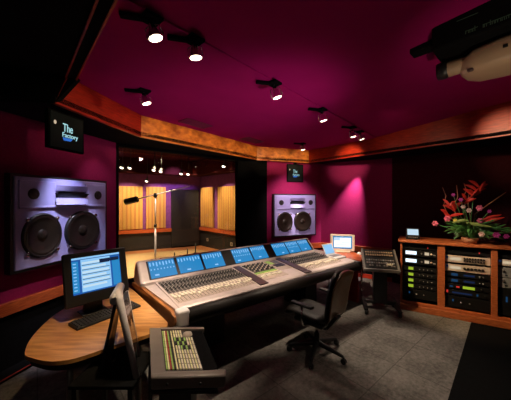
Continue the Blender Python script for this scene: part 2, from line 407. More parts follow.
# boom microphone stand
t = thing('microphone_boom_stand', 'tall chrome boom stand with a thick black counterweight behind the window', 'mic stand', (-2.31, 6.0, 0))
part('pole', t, lambda b: (b.tube([(0, 0, .05), (0, 0, 1.2)], .022, M['polemetal']), b.tube([(0, 0, 1.2), (0, 0, 1.93)], .017, M['polemetal'])))
part('clamp', t, lambda b: (b.box((-.035, -.035, 1.86), (.035, .035, 1.96), M['blk'], .01), b.tube([(0, -.07, 1.9), (0, .05, 1.9)], .018, M['blk'])))
part('collar', t, lambda b: b.tube([(0, 0, 1.17), (0, 0, 1.24)], .034, M['blk']))
part('boom', t, lambda b: b.tube([(-.5, 0, 1.80), (0, 0, 1.925), (.80, .0, 2.12)], [.016, .015, .012], M['polemetal']))
part('counterweight', t, lambda b: b.tube([(-.70, 0, 1.75), (-.69, 0, 1.753), (-.42, 0, 1.82), (-.41, 0, 1.823)], [.06, .072, .072, .06], M['blk'], 18))
for k in range(3):
    a = k * 2 * PI / 3 + .4
    part('leg', t, lambda b: b.tube([(0, 0, .09), (.36 * math.cos(a), .36 * math.sin(a), .012)], .014, M['blk']))
# short stands on the live room floor
for k, (px, py, h, lab) in enumerate(((174.5, 258, .18, 'short black floor stand on the live room floor, left of three'), (187.5, 256, .24, 'short black floor stand on the live room floor, middle of three'), (195.6, 253.5, .34, 'short black floor stand on the live room floor, right of three'))):
    dd = 1.8 * F / (py - 200); x = (px - 255.5) / F * dd
    t = thing('floor_stand', lab, 'stand', (x, dd, -.005), 0, 'short stands in the live room')
    part('base', t, lambda b: b.lathe([(0, .03), (.08, .025), (.1, 0), (0, 0)], (0, 0, 0), (0, 0, 1), M['blk'], 16))
    part('pole', t, lambda b: b.tube([(0, 0, .02), (0, 0, h)], .02, M['blk']))
# live room ceiling lamps
lamps = [(121.5, 168.0), (129.5, 168.3), (153.5, 170.5), (160.5, 172), (181, 174.2), (188, 174.6), (223.5, 166.8), (146.5, 181.5), (138, 146.5)]
LL = ['far left', 'second from the left', 'left one of the bright pair above the boom', 'right one of the bright pair above the boom', 'left one of the pair above the dark recess', 'right one of the pair above the dark recess', 'rightmost, near the dark pillar', 'lowest, above the second panel', 'highest, under the fascia']
for k, (px, py) in enumerate(lamps):
    dd = (6.6, 6.8, 7.2, 7.3, 7.6, 7.7, 7.0, 8.6, 5.6)[k]; x = (px - 255.5) / F * dd; z = CZ + (200 - py) / F * dd
    t = thing('live_room_lamp', 'small lit lamp seen through the window, ' + LL[k], 'lamp', (x, dd, z), 0, 'lamps in the live room')
    part('housing', t, lambda b: b.lathe([(0, .12), (.03, .12), (.055, .01), (.05, 0), (.045, .01)], (0, 0, 0), (.1, .5, 1), M['blk'], 14))
    part('bulb', t, lambda b: b.lathe([(0, -.012), (.03, -.006), (.042, .008)], (0, 0, 0), (.1, .5, 1), M['e_bulb'], 14))
    part('stem', t, lambda b: b.tube([(.01, .05, .1), (.01, .05, 3.26 - z)], .01, M['blk']))

# ------------------------------------------------------------------ main monitors (speakers in the walls)
def speaker(label, a, c, z0, z1):
    """a, c: left and right ends of the bottom edge on the wall"""
    d = V2(*c) - V2(*a); W = d.length; H = z1 - z0
    t = thing('studio_monitor_speaker', label, 'loudspeaker', (a[0], a[1], z0), math.atan2(d.y, d.x), 'big studio monitors in the walls')
    P = lambda x, z, y=0: Vector((x * W, -.10 + y, z * H))
    part('surround', t, lambda b: (b.box((-.028, -.085, -.028), (W + .028, 0, 0), M['blk']), b.box((-.028, -.085, H), (W + .028, 0, H + .028), M['blk']), b.box((-.028, -.085, 0), (0, 0, H), M['blk']), b.box((W, -.085, 0), (W + .028, 0, H), M['blk'])))
    def baffle(b):
        b.box((0, -.10, 0), (W, -.0, H), M['spk'], .012)
        b.box((.03 * W, -.112, .67 * H), (.36 * W, -.095, .96 * H), M['spk'], .006)
        b.box((.70 * W, -.112, .67 * H), (.97 * W, -.095, .96 * H), M['spk'], .006)
        b.box((.03 * W, -.118, .655 * H), (.97 * W, -.095, .68 * H), M['spk'], .006)
    part('baffle', t, baffle)
    def horn(b):
        x0, x1, zb, zt = .35, .72, .70, .93
        b.hexa([P(x0 + .02, .78, -.02), P(x1 - .02, .78, -.02), P(x1 - .02, .78, .0), P(x0 + .02, .78, .0), P(x0 + .0, .83, -.05), P(x1, .83, -.05), P(x1, .83, 0), P(x0, .83, 0)], M['blk'])
        for s, (za, ze) in ((0, (.925, .86)), (1, (.69, .77))):
            n = 12; rows = []
            for j in range(n + 1):
                u = j / n; x = x0 + (x1 - x0) * u; bow = math.sin(PI * u) * .045
                rows.append((P(x, za, -.02), P(x, za, -.035 - bow), P(x, ze, -.02 - bow * .6), P(x, ze, 0)))
            for r, q in zip(rows, rows[1:]):
                for e in range(3): b.face((r[e], q[e], q[e + 1], r[e + 1]), M['spk'], True)
    part('horn', t, horn, 'lavender flared horn with a black slot')
    part('horn_slot', t, lambda b: b.box((.39 * W, -.113, .775 * H), (.69 * W, -.1, .85 * H), M['blk'], .004))
    for x in (.15, .87):
        part('tweeter', t, lambda b: b.lathe([(0, .01), (.025, .008), (.035, .004), (.05, .012), (.06, .004), (.06, -.01)], P(x, .815, -.012), (0, -1, 0), M['blk'], 24))
    for x, R, sx in ((.235, .208 * W, .87), (.672, .212 * W, 1.0)):
        ax = Vector((0, -1, 0)); ctr = P(x, .345)
        wz = part('woofer', t, lambda b: b.lathe([(R * .26, .003), (R * .32, .003), (R * .6, .014), (R * .80, .024), (R * .845, .031), (R * .88, .025), (R * .92, .026)], ctr, ax, M['cone'], 48, sx))
        part('dust_cap', wz, lambda b: b.lathe([(0, .022), (R * .12, .019), (R * .22, .012), (R * .27, .002)], ctr, ax, M['cone'], 32, sx))
        part('basket_ring', wz, lambda b: b.lathe([(R * .91, .025), (R * .94, .031), (R * .99, .027), (R * 1.02, .014), (R * 1.03, -.0)], ctr, ax, M['blk'], 48, sx))
        for k in range(4):
            a_ = PI / 4 + k * PI / 2; q = P(x, .345) + Vector((math.cos(a_) * R * 1.07 * sx, 0, math.sin(a_) * R * 1.07))
            part('clamp', wz, lambda b: b.lathe([(0, .03), (.014, .03), (.022, .022), (.022, 0)], q, (0, -1, 0), M['chrome'], 12))
    return t
def face_pts(p0, p1, a, c, out=.10):
    d = (V2(*c) - V2(*a)).normalized(); n = V2(d.y, -d.x) * out
    a2, c2 = (a[0] + n.x, a[1] + n.y), (c[0] + n.x, c[1] + n.y)
    q0, q1 = ray_hit(p0, a2, c2), ray_hit(p1, a2, c2)
    return (q0[0] - n.x, q0[1] - n.y), (q1[0] - n.x, q1[1] - n.y)
WA, WB = ray_hit(13.8, (-2.592, 2.796), (-2.242, 4.196)), ray_hit(106.2, (-2.592, 2.796), (-2.242, 4.196))
sc = lambda p, off, a, c: (p[0], p[1])
speaker('large lavender speaker with two black woofers in the left wall', *face_pts(14.5, 106, (-2.55, 2.8), (-2.20, 4.2)), 1.06, 2.05)
SPA, SPB = face_pts(274.8, 315.4, (PR[0] + .02, PR[1] - .05), (CR[0] + .02, CR[1] - .05))
speaker('lavender speaker with two brown woofers in the far burgundy wall', SPA, SPB, .965, 1.915)

# ------------------------------------------------------------------ hanging video monitors with the studio logo
def logo_tv(label, a, c, z0, z1, dp=.10, arm=0):
    d = V2(*c) - V2(*a); W = d.length; H = z1 - z0
    t = thing('video_monitor', label, 'monitor', (a[0], a[1], z0), math.atan2(d.y, d.x), 'video monitors under the fascia')
    part('casing', t, lambda b: b.box((0, .0, 0), (W, dp, H), M['black'], .006))
    if arm: part('wall_arm', t, lambda b: b.box((W / 2 - .03, dp, H * .55), (W / 2 + .03, arm, H * .68), M['black']))
    part('screen', t, lambda b: b.box((.02, -.004, .02), (W - .02, .004, H - .02), M['e_tv']))
    part('bracket', t, lambda b: b.box((W / 2 - .04, dp * .3, H - .005), (W / 2 + .04, dp * .8, 2.735 - z0), M['black']))
    R = Matrix.Rotation(PI / 2, 4, 'X')
    text_mesh('logo_text', 'The', .118, M['e_logo'], t, Matrix.Translation((W * .36, -.006, H * .50)) @ Matrix.Scale(.62, 4, (1, 0, 0)) @ R)
    text_mesh('logo_text', 'Factory', .066, M['e_logo'], t, Matrix.Translation((W * .34, -.006, H * .355)) @ Matrix.Scale(.92, 4, (1, 0, 0)) @ R)
    part('logo_glow', t, lambda b: b.hexa([Vector(q) for q in ((W * .38, -.007, H * .26), (W * .58, -.007, H * .27), (W * .58, -.004, H * .27), (W * .38, -.004, H * .26), (W * .36, -.007, H * .335), (W * .64, -.007, H * .345), (W * .64, -.004, H * .345), (W * .36, -.004, H * .335))], M['e_logob']))
    part('painted_highlight', t, lambda b: b.lathe([(0, .004), (.018, .003), (.02, 0)], (W * .16, -.004, H * .68), (0, -1, 0), M['e_warm'], 14, .7))  # glint on the screen, put in as a small glowing disc
LV = ((-1.98, 2.43), (-1.803, 3.414))
logo_tv('black video monitor with cyan logo hanging above the left speaker', ray_hit(48.3, *LV), ray_hit(84, *LV), 2.305, 2.685, .045)
RV = ((F2[0] - .03, F2[1] + .09), (F3[0] - .03, F3[1] + .09))
logo_tv('small black video monitor with cyan logo hanging above the far speaker', ray_hit(287, *RV), ray_hit(303.4, *RV), 2.235, 2.665, .022)

# ------------------------------------------------------------------ mixing console
ROT = math.atan2(.625, .78)
con = thing('mixing_console', 'long silver mixing console with a row of blue screens', 'mixing console', (-.711, 2.515, 0), ROT)
def extr(b, prof, u0, u1, m, smooth=False): b.prism([(u0, v, z) for v, z in prof], (u1 - u0, 0, 0), m, smooth)
def sz(v): return .76 + (v - .02) * (.063 / .72)
part('work_surface', con, lambda b: (b.hexa([Vector(q) for q in ((-.055, 0, .69), (-.02, 0, .69), (-.02, .99, .74), (-.175, .99, .74), (-.055, 0, .752), (-.02, 0, .752), (-.02, .99, sz(.74)), (-.175, .99, sz(.74)))], M['silver']), extr(b, [(0, .69), (0, .745), (.02, .76), (.74, .823), (1.0, .823), (1.0, .74), (.2, .68)], -.02, 3.13, M['silver'])))
part('underbody', con, lambda b: extr(b, [(.02, .60), (.02, .695), (.2, .688), (.99, .745), (.99, .55), (.55, .48)], .0, 3.1, M['blk']))
part('armrest', con, lambda b: extr(b, [(.0, .735), (-.035, .742), (-.075, .73), (-.10, .70), (-.105, .655), (-.085, .62), (-.04, .602), (.02, .60), (.02, .70)], .035, 3.09, M['leather'], True), 'black padded leather armrest')
def wood_end(u0, u1):
    return lambda b: b.prism([(u0 - (.12 * max(v, 0) if u0 < 0 else 0), v, z) for v, z in [(-.03, .62), (-.045, .66), (-.03, .70), (.05, .73), (.74, .795), (1.0, .80), (1.02, .76), (.7, .69), (.3, .61), (.05, .575)]], (u1 - u0, 0, 0), M['endwood'])
part('end_panel', con, wood_end(-.09, -.05), 'wooden side panel'); part('end_panel', con, wood_end(3.13, 3.18), 'wooden side panel')
def capf(u0, u1): return lambda b: b.box((u0, -.085, .60), (u1, .03, .758), M['white'], .022, 4)
part('end_cap', con, capf(-.07, .05), 'white corner cap'); part('end_cap', con, lambda b: b.box((3.07, -.085, .60), (3.17, .03, .758), M['blk'], .022, 4), 'black corner cap')
bz = [(.73, .80), (.735, .835), (.755, .85), (.925, 1.045), (.945, 1.058), (.985, 1.05), (1.06, .95), (1.08, .80)]
part('meter_bridge', con, lambda b: (extr(b, bz, -.13, 2.96, M['silver'])))
def bsh(b):
    # rounded end of the bridge at the left
    pts = []
    for j in range(7):
        a = j / 6 * PI / 2; pts.append((-.13 - .05 * math.sin(a), 1 - .25 * (1 - math.cos(a))))
    for (u0, s0), (u1, s1) in zip(pts, pts[1:]):
        P0 = [(u0, .9 + (v - .9) * s0, z if z < .81 else .80 + (z - .80) * (s0 * .3 + .7)) for v, z in bz]; P1 = [(u1, .9 + (v - .9) * s1, z if z < .81 else .80 + (z - .80) * (s1 * .3 + .7)) for v, z in bz]
        for k in range(len(P0)):
            k2 = (k + 1) % len(P0); b.face((P0[k], P0[k2], P1[k2], P1[k]), M['silver'], True)
    b.face(P1, M['silver'])
part('bridge_end', con, bsh)
sd = Vector((0, .17, .195)).normalized(); sn = Vector((0, -sd.z, sd.y)); s0 = Vector((0, .757, .852))
def SP(u, h, off=.0): return Vector((u, 0, 0)) + s0 + sd * h + sn * off
SH = math.hypot(.17, .195)
def quadbox(b, u0, u1, h0, h1, o0, o1, m):
    b.hexa([SP(u0, h0, o0), SP(u1, h0, o0), SP(u1, h0, o1), SP(u0, h0, o1), SP(u0, h1, o0), SP(u1, h1, o0), SP(u1, h1, o1), SP(u0, h1, o1)], m)
part('display_panel', con, lambda b: quadbox(b, -.075, 2.93, .004, SH - .008, 0, .006, M['blk']), 'glossy black strip holding the screens')
SCR = [(-.055, .265), (.305, .63), (.665, .975), (1.155, 1.48), (1.51, 1.80), (1.975, 2.275), (2.30, 2.59), (2.61, 2.88)]
for k, (u0, u1) in enumerate(SCR):
    def scr(b):
        quadbox(b, u0, u1, .012, SH - .016, .006, .010, M['e_blue'])
        n = 8; w_ = (u1 - u0) / n
        for j in range(n):
            hh = random.uniform(.045, .075)
            quadbox(b, u0 + w_ * (j + .25), u0 + w_ * (j + .62), SH * .88 - hh, SH * .86, .010, .0108, M['e_ltblue'])
            if k % 3 == 0: quadbox(b, u0 + w_ * (j + .3), u0 + w_ * (j + .6), SH * .45, SH * .52, .010, .0108, M['e_ltblue'])
        quadbox(b, u0, u1, SH * .86, SH * .885, .010, .0108, M['e_dkblue'])
        quadbox(b, u0 + .05 * (1 + k % 3), u0 + .05 * (1 + k % 3) + .05, .04, .06, .010, .0108, M['e_ltblue'])
    part('screen', con, scr)
# channel strips
def U(u, v, off=0): return Vector((u, v, sz(v) + off))
def pad(b, u0, u1, v0, v1, h, m, base=0.0):
    b.hexa([U(u0, v0, base), U(u1, v0, base), U(u1, v1, base), U(u0, v1, base), U(u0, v0, h), U(u1, v0, h), U(u1, v1, h), U(u0, v1, h)], m)
def strip(u0, w_, kind):
    st = part('channel_strip', con, lambda b: (pad(b, u0 + .004, u0 + w_ - .004, .36, .715, .003, M['darkchan']), pad(b, u0 + .002, u0 + w_ - .002, .10, .355, .003, M['chan'])))
    def knobs(b):
        for j in range(7):
            v = .385 + j * .048; c = U(u0 + w_ * .5, v, .003)
            b.lathe([(w_ * .26, 0), (w_ * .22, .016), (0, .016)], c, (0, 0, 1), M['knobdark'] if j % 3 else M['greymetal'], 8)
            (pad(b, u0 + w_ * .3, u0 + w_ * .7, v + .020, v + .028, .006, M['fadr'], .003) if j in (2, 5) else None)
    part('knob_column', st, knobs)
    def btn(b):
        for j in range(3): pad(b, u0 + w_ * .22, u0 + w_ * .78, .315 - j * .02, .328 - j * .02, .008, M['fadr'], .003)
    part('button_column', st, btn)
    fv = random.uniform(.17, .23)
    part('fader', st, lambda b: (pad(b, u0 + w_ * .44, u0 + w_ * .56, .12, .26, .0045, M['knobdark'], .003), pad(b, u0 + w_ * .18, u0 + w_ * .82, fv, fv + .045, .018, M['fadr'], .004)))
for j in range(24): strip(.0 + j * .0433, .0433, 0)
for j in range(20): strip(2.02 + j * .0433, .0433, 1)
def divider(u0, u1): return lambda b: b.hexa([U(u0 - .06, .02, .0), U(u1 - .03, .02, .0), U(u1 + .02, .73, 0), U(u0 + .02, .73, 0), U(u0 - .06, .02, .012), U(u1 - .03, .02, .012), U(u1 + .02, .73, .012), U(u0 + .02, .73, .012)], M['strip'])
part('divider_strip', con, divider(1.065, 1.165), 'dark brown metal strip'); part('divider_strip', con, divider(1.90, 2.0), 'dark brown metal strip')
# centre section
cs = part('centre_section', con, lambda b: (pad(b, 1.22, 1.60, .40, .71, .006, M['darkchan']), pad(b, 1.62, 1.87, .30, .71, .005, M['chan']), pad(b, 1.16, 1.60, .12, .385, .004, M['chan'])))
def ck(b):
    for j in range(12):
        for k in range(6):
            b.lathe([(.011, 0), (.009, .018), (0, .018)], U(1.24 + j * .031, .43 + k * .048, .006), (0, 0, 1), M['knobdark'] if (j + k) % 3 else M['cream'], 8)
part('knob_bank', cs, ck)
def cg(b):
    for j in range(14):
        for k in range(3): pad(b, 1.19 + j * .028, 1.21 + j * .028, .30 + k * .027, .318 + k * .027, .012, M['green'] if k else M['yellow'], .004)
part('button_bank', cs, cg, 'pale green button rows')
def cf(b):
    for j in range(12): pad(b, 1.17 + j * .034, 1.193 + j * .034, .19 + (j % 3) * .012, .23 + (j % 3) * .012, .02, M['fadr'], .004)
part('fader_bank', cs, cf)
part('trackball_pad', cs, lambda b: (pad(b, 1.66, 1.84, .42, .52, .012, M['blk'], .005), pad(b, 1.64, 1.72, .55, .69, .011, M['green'], .005), pad(b, 1.75, 1.85, .55, .69, .011, M['greymetal'], .005)))
part('pedestal', con, lambda b: (b.box((.45, .42, 0), (.75, .92, .62), M['blk'], .01), b.box((2.3, .42, 0), (2.6, .92, .62), M['blk'], .01), b.box((.7, .80, .15), (2.35, .85, .6), M['blk'])), 'black support under the console')

# ------------------------------------------------------------------ left desk with monitor, keyboard
dk = thing('producer_desk', 'rounded maple side desk at the left end of the console', 'desk', (-1.37, 2.15, 0))
ol = []
def bez(p0, p1, p2, p3, n=14):
    for j in range(n):
        t_ = j / n; ol.append(tuple((1 - t_) ** 3 * p0[k] + 3 * (1 - t_) ** 2 * t_ * p1[k] + 3 * (1 - t_) * t_ * t_ * p2[k] + t_ ** 3 * p3[k] for k in range(2)))
TIP = (-1.66, 1.85)
CP = [(-1.633, 1.842), (-1.59, 1.80), (-1.523, 1.772), (-1.408, 1.739), (-1.308, 1.739), (-1.204, 1.783), (-1.044, 1.931), (-.90, 2.05), (-.80, 2.14), (-.757, 2.20), (-.765, 2.26), (-.80, 2.32), (-1.10, 2.68), (-1.50, 3.15), (-1.62, 3.2), (-1.80, 3.15), (-1.9, 2.8), (-1.89, 2.5), (-1.86, 2.333), (-1.79, 2.12), (-1.713, 1.958)]
for q in range(len(CP)):
    a_, b_, c_, d_ = CP[q - 1], CP[q], CP[(q + 1) % len(CP)], CP[(q + 2) % len(CP)]
    for j in range(4):
        t_ = j / 4; ol.append(tuple(.5 * (2 * b_[k] + (c_[k] - a_[k]) * t_ + (2 * a_[k] - 5 * b_[k] + 4 * c_[k] - d_[k]) * t_ ** 2 + (3 * b_[k] - a_[k] - 3 * c_[k] + d_[k]) * t_ ** 3) for k in range(2)))
LX, LY = -1.37, 2.15
def top(b):
    b.prism([(x - LX, y - LY, .695) for x, y in ol], (0, 0, .028), M['desk'])
part('desk_top', dk, top)
def apron(b):
    c = (-1.4, 2.4)
    b.prism([((c[0] + (x - c[0]) * .95) - LX, (c[1] + (y - c[1]) * .95) - LY, .64) for x, y in ol], (0, 0, .054), M['blk'])
part('apron', dk, apron)
part('leg', dk, lambda b: b.tube([(-.0, -.23, 0), (-.0, -.23, .65)], .022, M['greymetal'], 14)); part('leg', dk, lambda b: b.tube([(-.25, .7, 0), (-.25, .7, .65)], .022, M['greymetal'], 14)); part('leg', dk, lambda b: b.tube([(.36, .1, 0), (.36, .1, .65)], .022, M['greymetal'], 14))

# flat screen on the desk
mw = Vector((.65, .76, 0)).normalized(); mn = Vector((mw.y, -mw.x, 0)); rt = math.atan2(mw.y, mw.x)
def at(px, py, d): return Vector(((px - 255.5) / F * d, d, CZ - (py - 200) / F * d))
BLs = at(73.5, 296, 2.30)
mon = thing('computer_monitor', 'black flat computer monitor showing a light blue window on the maple desk', 'monitor', (BLs.x, BLs.y, .723), rt)
zb = BLs.z - .723
Tm = Matrix.Translation((0, 0, zb)) @ Matrix.Rotation(math.radians(-13), 4, 'X')
SW, SHh = .41, .325
part('casing', mon, lambda b: (b.box((-.065, .0, -.10), (SW + .07, .035, SHh + .045), M['blk'], .012, T=Tm), b.box((.02, .03, -.03), (SW - .04, .075, SHh - .03), M['blk'], .015, T=Tm)))
def scr(b):
    B = lambda x0, x1, z0, z1, m, o=0: b.box((x0 * SW, -.003 - o, z0 * SHh), (x1 * SW, .0 - o * .99, z1 * SHh), m, T=Tm)
    B(0, 1, 0, 1, M['e_dkblue'])
    B(.17, .78, .04, .93, M['e_ltblue'], .001); B(.0, .12, .05, .9, M['e_blue'], .001); B(.82, .99, .05, .80, M['e_blue'], .001)
    for k in range(6): B(.19, .74 - (.06 if k % 2 else 0), .80 - k * .13, .86 - k * .13, M['e_pale'], .002)
    for k in range(5): B(.19, .76, .765 - k * .13, .78 - k * .13, M['e_navy'], .002)
    B(.55, .97, .78, .88, M['e_navy'], .003); B(0, 1, .95, 1, M['e_ltblue'], .001)
    for k in range(9): B(.02, .08, .1 + k * .09, .13 + k * .09, M['e_ltblue'], .002)
part('screen', mon, scr)
part('stand', mon, lambda b: (b.box((.08, .03, .0), (.30, .20, .016), M['blk'], .006), b.hexa([Vector(q) for q in ((.11, .10, .01), (.27, .10, .01), (.27, .16, .01), (.11, .16, .01), (.13, .055, .28), (.25, .055, .28), (.25, .085, .28), (.13, .085, .28))], M['blk'], .005)))

K0, K1 = at(77, 328.5, 2.135), at(141, 304.5, 2.62)
kd = Vector((K1.x - K0.x, K1.y - K0.y, 0)); KW = kd.length; kr = math.atan2(kd.y, kd.x)
kb = thing('computer_keyboard', 'black computer keyboard on the maple desk before the flat monitor', 'keyboard', (K0.x, K0.y, .723), kr)
part('case', kb, lambda b: b.hexa([Vector(q) for q in ((0, 0, 0), (KW, 0, 0), (KW, .16, 0), (0, .16, 0), (0, 0, .018), (KW, 0, .018), (KW, .16, .03), (0, .16, .03))], M['blk'], .004))
km = mat('keycap', (.035, .035, .035), .5)
nk = 0
for r in range(5):
    x = .012
    while x < KW - .03:
        w_ = .022 if not (r == 0 and .13 < x < .2) else .14
        w_ = min(w_, KW - .012 - x)
        y0 = .012 + r * .028; zz = .018 + .012 * (y0 / .16)
        part('key', kb, lambda b: b.hexa([Vector(q) for q in ((x, y0, zz), (x + w_, y0, zz), (x + w_, y0 + .023, zz + .002), (x, y0 + .023, zz + .002), (x + .002, y0 + .003, zz + .009), (x + w_ - .002, y0 + .003, zz + .009), (x + w_ - .002, y0 + .02, zz + .010), (x + .002, y0 + .02, zz + .010))], km))
        x += w_ + .006; nk += 1

# second flat panel, seen edge on, on a low black table
lt = thing('low_table', 'low black table under the edge-on grey display', 'table', (-1.0, 1.85, 0))
part('table_top', lt, lambda b: b.box((-.2, -.19, .585), (.22, .20, .61), M['black'], .006))
for sx, sy in ((-.17, -.16), (.19, -.16), (-.17, .17), (.19, .17)):
    part('leg', lt, lambda b: b.box((sx - .015, sy - .015, 0), (sx + .015, sy + .015, .586), M['blk']))
NB, NT = at(136.5, 370.5, 1.74), at(119.5, 300, 1.74)
FB, FT = at(139.5, 351, 1.97), at(127, 291, 1.97)
lcd = thing('grey_framed_display', 'slim grey framed display turned edge-on in front of the keyboard', 'monitor', (NB.x, NB.y, .61))
o_ = Vector((NB.x, NB.y, .61))
nb, nt_, fb, ft = NB - o_, NT - o_, FB - o_, FT - o_
nb.z = .005; fb.z = .005
pn = (fb - nb).cross(nt_ - nb).normalized()
if pn.x < 0: pn = -pn
def slab(b, a, c, d, e, t0, t1, m, bev=0): b.hexa([a + pn * t0, c + pn * t0, c + pn * t1, a + pn * t1, d + pn * t0, e + pn * t0, e + pn * t1, d + pn * t1], m, bev)
part('side_frame', lcd, lambda b: b.tube([nb + pn * .0, nb.lerp(nt_, .5), nt_, nt_ + Vector((-.03, .05, .035))], [.019, .022, .024, .026], M['ltgrey'], 14), 'light grey rounded edge')
part('back_frame', lcd, lambda b: b.tube([fb, fb.lerp(ft, .5), ft], [.010, .010, .012], M['ltgrey'], 12))
part('panel', lcd, lambda b: slab(b, nb.lerp(nt_, .18), fb.lerp(ft, .18), nt_, ft, -.012, .008, M['blk'], .004))
part('screen', lcd, lambda b: slab(b, nb.lerp(nt_, .24).lerp(fb.lerp(ft, .24), .1), nb.lerp(nt_, .24).lerp(fb.lerp(ft, .24), .9), nt_.lerp(nb, .06).lerp(ft.lerp(fb, .06), .1), nt_.lerp(nb, .06).lerp(ft.lerp(fb, .06), .9), .008, .010, mat('screen_glass', (.05, .03, .02), .08)))
hc_ = nt_ + Vector((-.045, .03, .0))
part('hinge', lcd, lambda b: b.tube([hc_ + Vector((.012, -.04, -.005)), hc_, hc_ + Vector((-.10, .26, -.005))], [.026, .036, .030], M['ltgrey'], 18))
rl = Vector((hc_.x - .11, nb.y + .10, .003))
part('rear_leg', lcd, lambda b: b.hexa([rl + Vector((-.01, -.06, 0)), rl + Vector((.01, -.06, 0)), rl + Vector((.01, .06, 0)), rl + Vector((-.01, .06, 0)), hc_ + Vector((-.012, .02, 0)), hc_ + Vector((.01, .02, 0)), hc_ + Vector((-.01, .12, 0)), hc_ + Vector((-.035, .12, 0))], M['blk']))

# ------------------------------------------------------------------ remote controller in the foreground
rc = thing('remote_controller', 'grey remote controller with pale button grid, nearest the camera', 'controller', (-.606, 1.504, 0), math.radians(1))
rc.scale = (.94, .94, .94)
# local x to the right, y back with a lean to the left
lean = -.40
def Q(x, y, z): return Vector((x + lean * y, y, z + .012 * y))
def qb(b, x0, x1, y0, y1, z0, z1, m, bev=0): b.hexa([Q(x0, y0, z0), Q(x1, y0, z0), Q(x1, y1, z0), Q(x0, y1, z0), Q(x0, y0, z1), Q(x1, y0, z1), Q(x1, y1, z1), Q(x0, y1, z1)], m, bev)
ZR = .83
part('case', rc, lambda b: (qb(b, .008, .44, .02, .58, ZR - .08, ZR - .012, M['black'], .01)))
part('face_panel', rc, lambda b: (qb(b, .0, .095, .0, .60, ZR - .05, ZR, M['rcgrey'], .006), qb(b, .09, .345, .0, .05, ZR - .03, ZR, M['rcgrey'], .004), qb(b, .09, .455, .565, .60, ZR - .03, ZR + .004, M['rcgrey'], .004)))
part('front_lip', rc, lambda b: (b.hexa([Q(.0, -.02, ZR - .075), Q(.45, -.02, ZR - .065), Q(.475, .05, ZR - .065), Q(.0, .03, ZR - .075), Q(.0, -.012, ZR + .002), Q(.46, -.015, ZR + .012), Q(.48, .05, ZR + .012), Q(.0, .03, ZR + .002)], M['rcgrey'], .012)))
for x in (.1, .3): part('screw', rc, lambda b: b.lathe([(0, .004), (.008, .004), (.008, 0)], Q(x, -.02, ZR - .035), (0, -1, 0), M['blk'], 10))
part('key_bed', rc, lambda b: qb(b, .095, .335, .05, .55, ZR - .02, ZR - .002, M['darkchan']))
for j, m in enumerate((M['green'], M['yellow'], M['red'], M['green'], M['knobdark'], M['yellow'])):
    part('button_strip', rc, lambda b: [qb(b, .100 + j * .0135, .1095 + j * .0135, .058 + k * .08, .058 + k * .08 + .076, ZR - .002, ZR + .006, m) for k in range(6)])
for j in range(8):
    for k in range(9):
        if j > 3 and k > 6: continue
        m = M['yellow'] if j % 2 == 0 else M['fadr']
        if (k in (5, 6) and j < 5) or (k == 4 and 1 < j < 6): m = M['knobdark'] if (j + k) % 2 else M['green']
        part('button', rc, lambda b: qb(b, .187 + j * .0185, .199 + j * .0185, .06 + k * .054, .106 + k * .054, ZR - .002, ZR + .007, m))
part('jog_wheel', rc, lambda b: b.lathe([(0, .018), (.02, .018), (.034, .014), (.038, 0)], Q(.30, .48, ZR - .002), (0, 0, 1), M['cream'], 24))
part('stand_column', rc, lambda b: (b.box((-.02, .2, .12), (.2, .4, ZR - .06), M['blk'])))
part('stand_shelf', rc, lambda b: qb(b, .0, .42, .02, .5, .70, .725, M['blk'], .004))
part('stand_base', rc, lambda b: (b.box((-.06, .0, .04), (.0, .6, .12), M['blk'], .01), b.box((.28, .0, .04), (.36, .6, .12), M['blk'], .01), b.box((-.06, .26, .05), (.36, .34, .13), M['blk'])))
for x in (-.03, .32):
    for y in (.04, .56): part('caster', rc, lambda b: b.lathe([(0, -.015), (.03, -.015), (.03, .015), (0, .015)], (x, y, .03), (1, 0, 0), M['blk'], 14))

# ------------------------------------------------------------------ office chair
fa = Vector((-.7, .71, 0)).normalized(); ca = math.atan2(fa.y, fa.x) - PI / 2
ch = thing('office_chair', 'black leather swivel chair with brown sheen at the console', 'chair', (.725, 3.07, 0), ca)
def shell(b, pts, w_fn, th, m, n=12, bow=.05):
    """pts: (y, z) centreline; lofted across x"""
    rows = []
    for k, (y, z) in enumerate(pts):
        t_ = k / (len(pts) - 1); W = w_fn(t_)
        a = Vector(pts[max(k - 1, 0)]); c = Vector(pts[min(k + 1, len(pts) - 1)]); d = (c - a).normalized(); nn = Vector((-d.y, d.x))
        row = []
        for j in range(n + 1):
            x = -W + 2 * W * j / n; u = abs(x) / W; off = bow * u * u
            e = th * math.sqrt(max(0.03, 1 - u ** 4))
            row.append((Vector((x, y + nn.x * (off + e), z + nn.y * (off + e))), Vector((x, y + nn.x * (off - e), z + nn.y * (off - e)))))
        rows.append(row)
    i = b.mi(m)
    for s in (0, 1):
        vs = [[b.bm.verts.new(p[s]) for p in r] for r in rows]
        if s == 0: v0 = vs
        for k in range(len(vs) - 1):
            for j in range(n):
                f = b.bm.faces.new((vs[k][j], vs[k][j + 1], vs[k + 1][j + 1], vs[k + 1][j])); f.smooth = True; f.material_index = i
    for k in range(len(vs) - 1):
        for j in (0, n):
            f = b.bm.faces.new((v0[k][j], v0[k + 1][j], vs[k + 1][j], vs[k][j])); f.smooth = True; f.material_index = i
    for k in (0, len(vs) - 1):
        for j in range(n):
            f = b.bm.faces.new((v0[k][j], v0[k][j + 1], vs[k][j + 1], vs[k][j])); f.smooth = True; f.material_index = i
bk = [(-.17, .47), (-.215, .52), (-.235, .62), (-.25, .74), (-.275, .86), (-.31, .96), (-.335, 1.02)]
wf_ = lambda t_: .208 * (1 - max(0, t_ - .72) ** 2 * 3.2) * (.80 + .2 * min(1, t_ * 3))
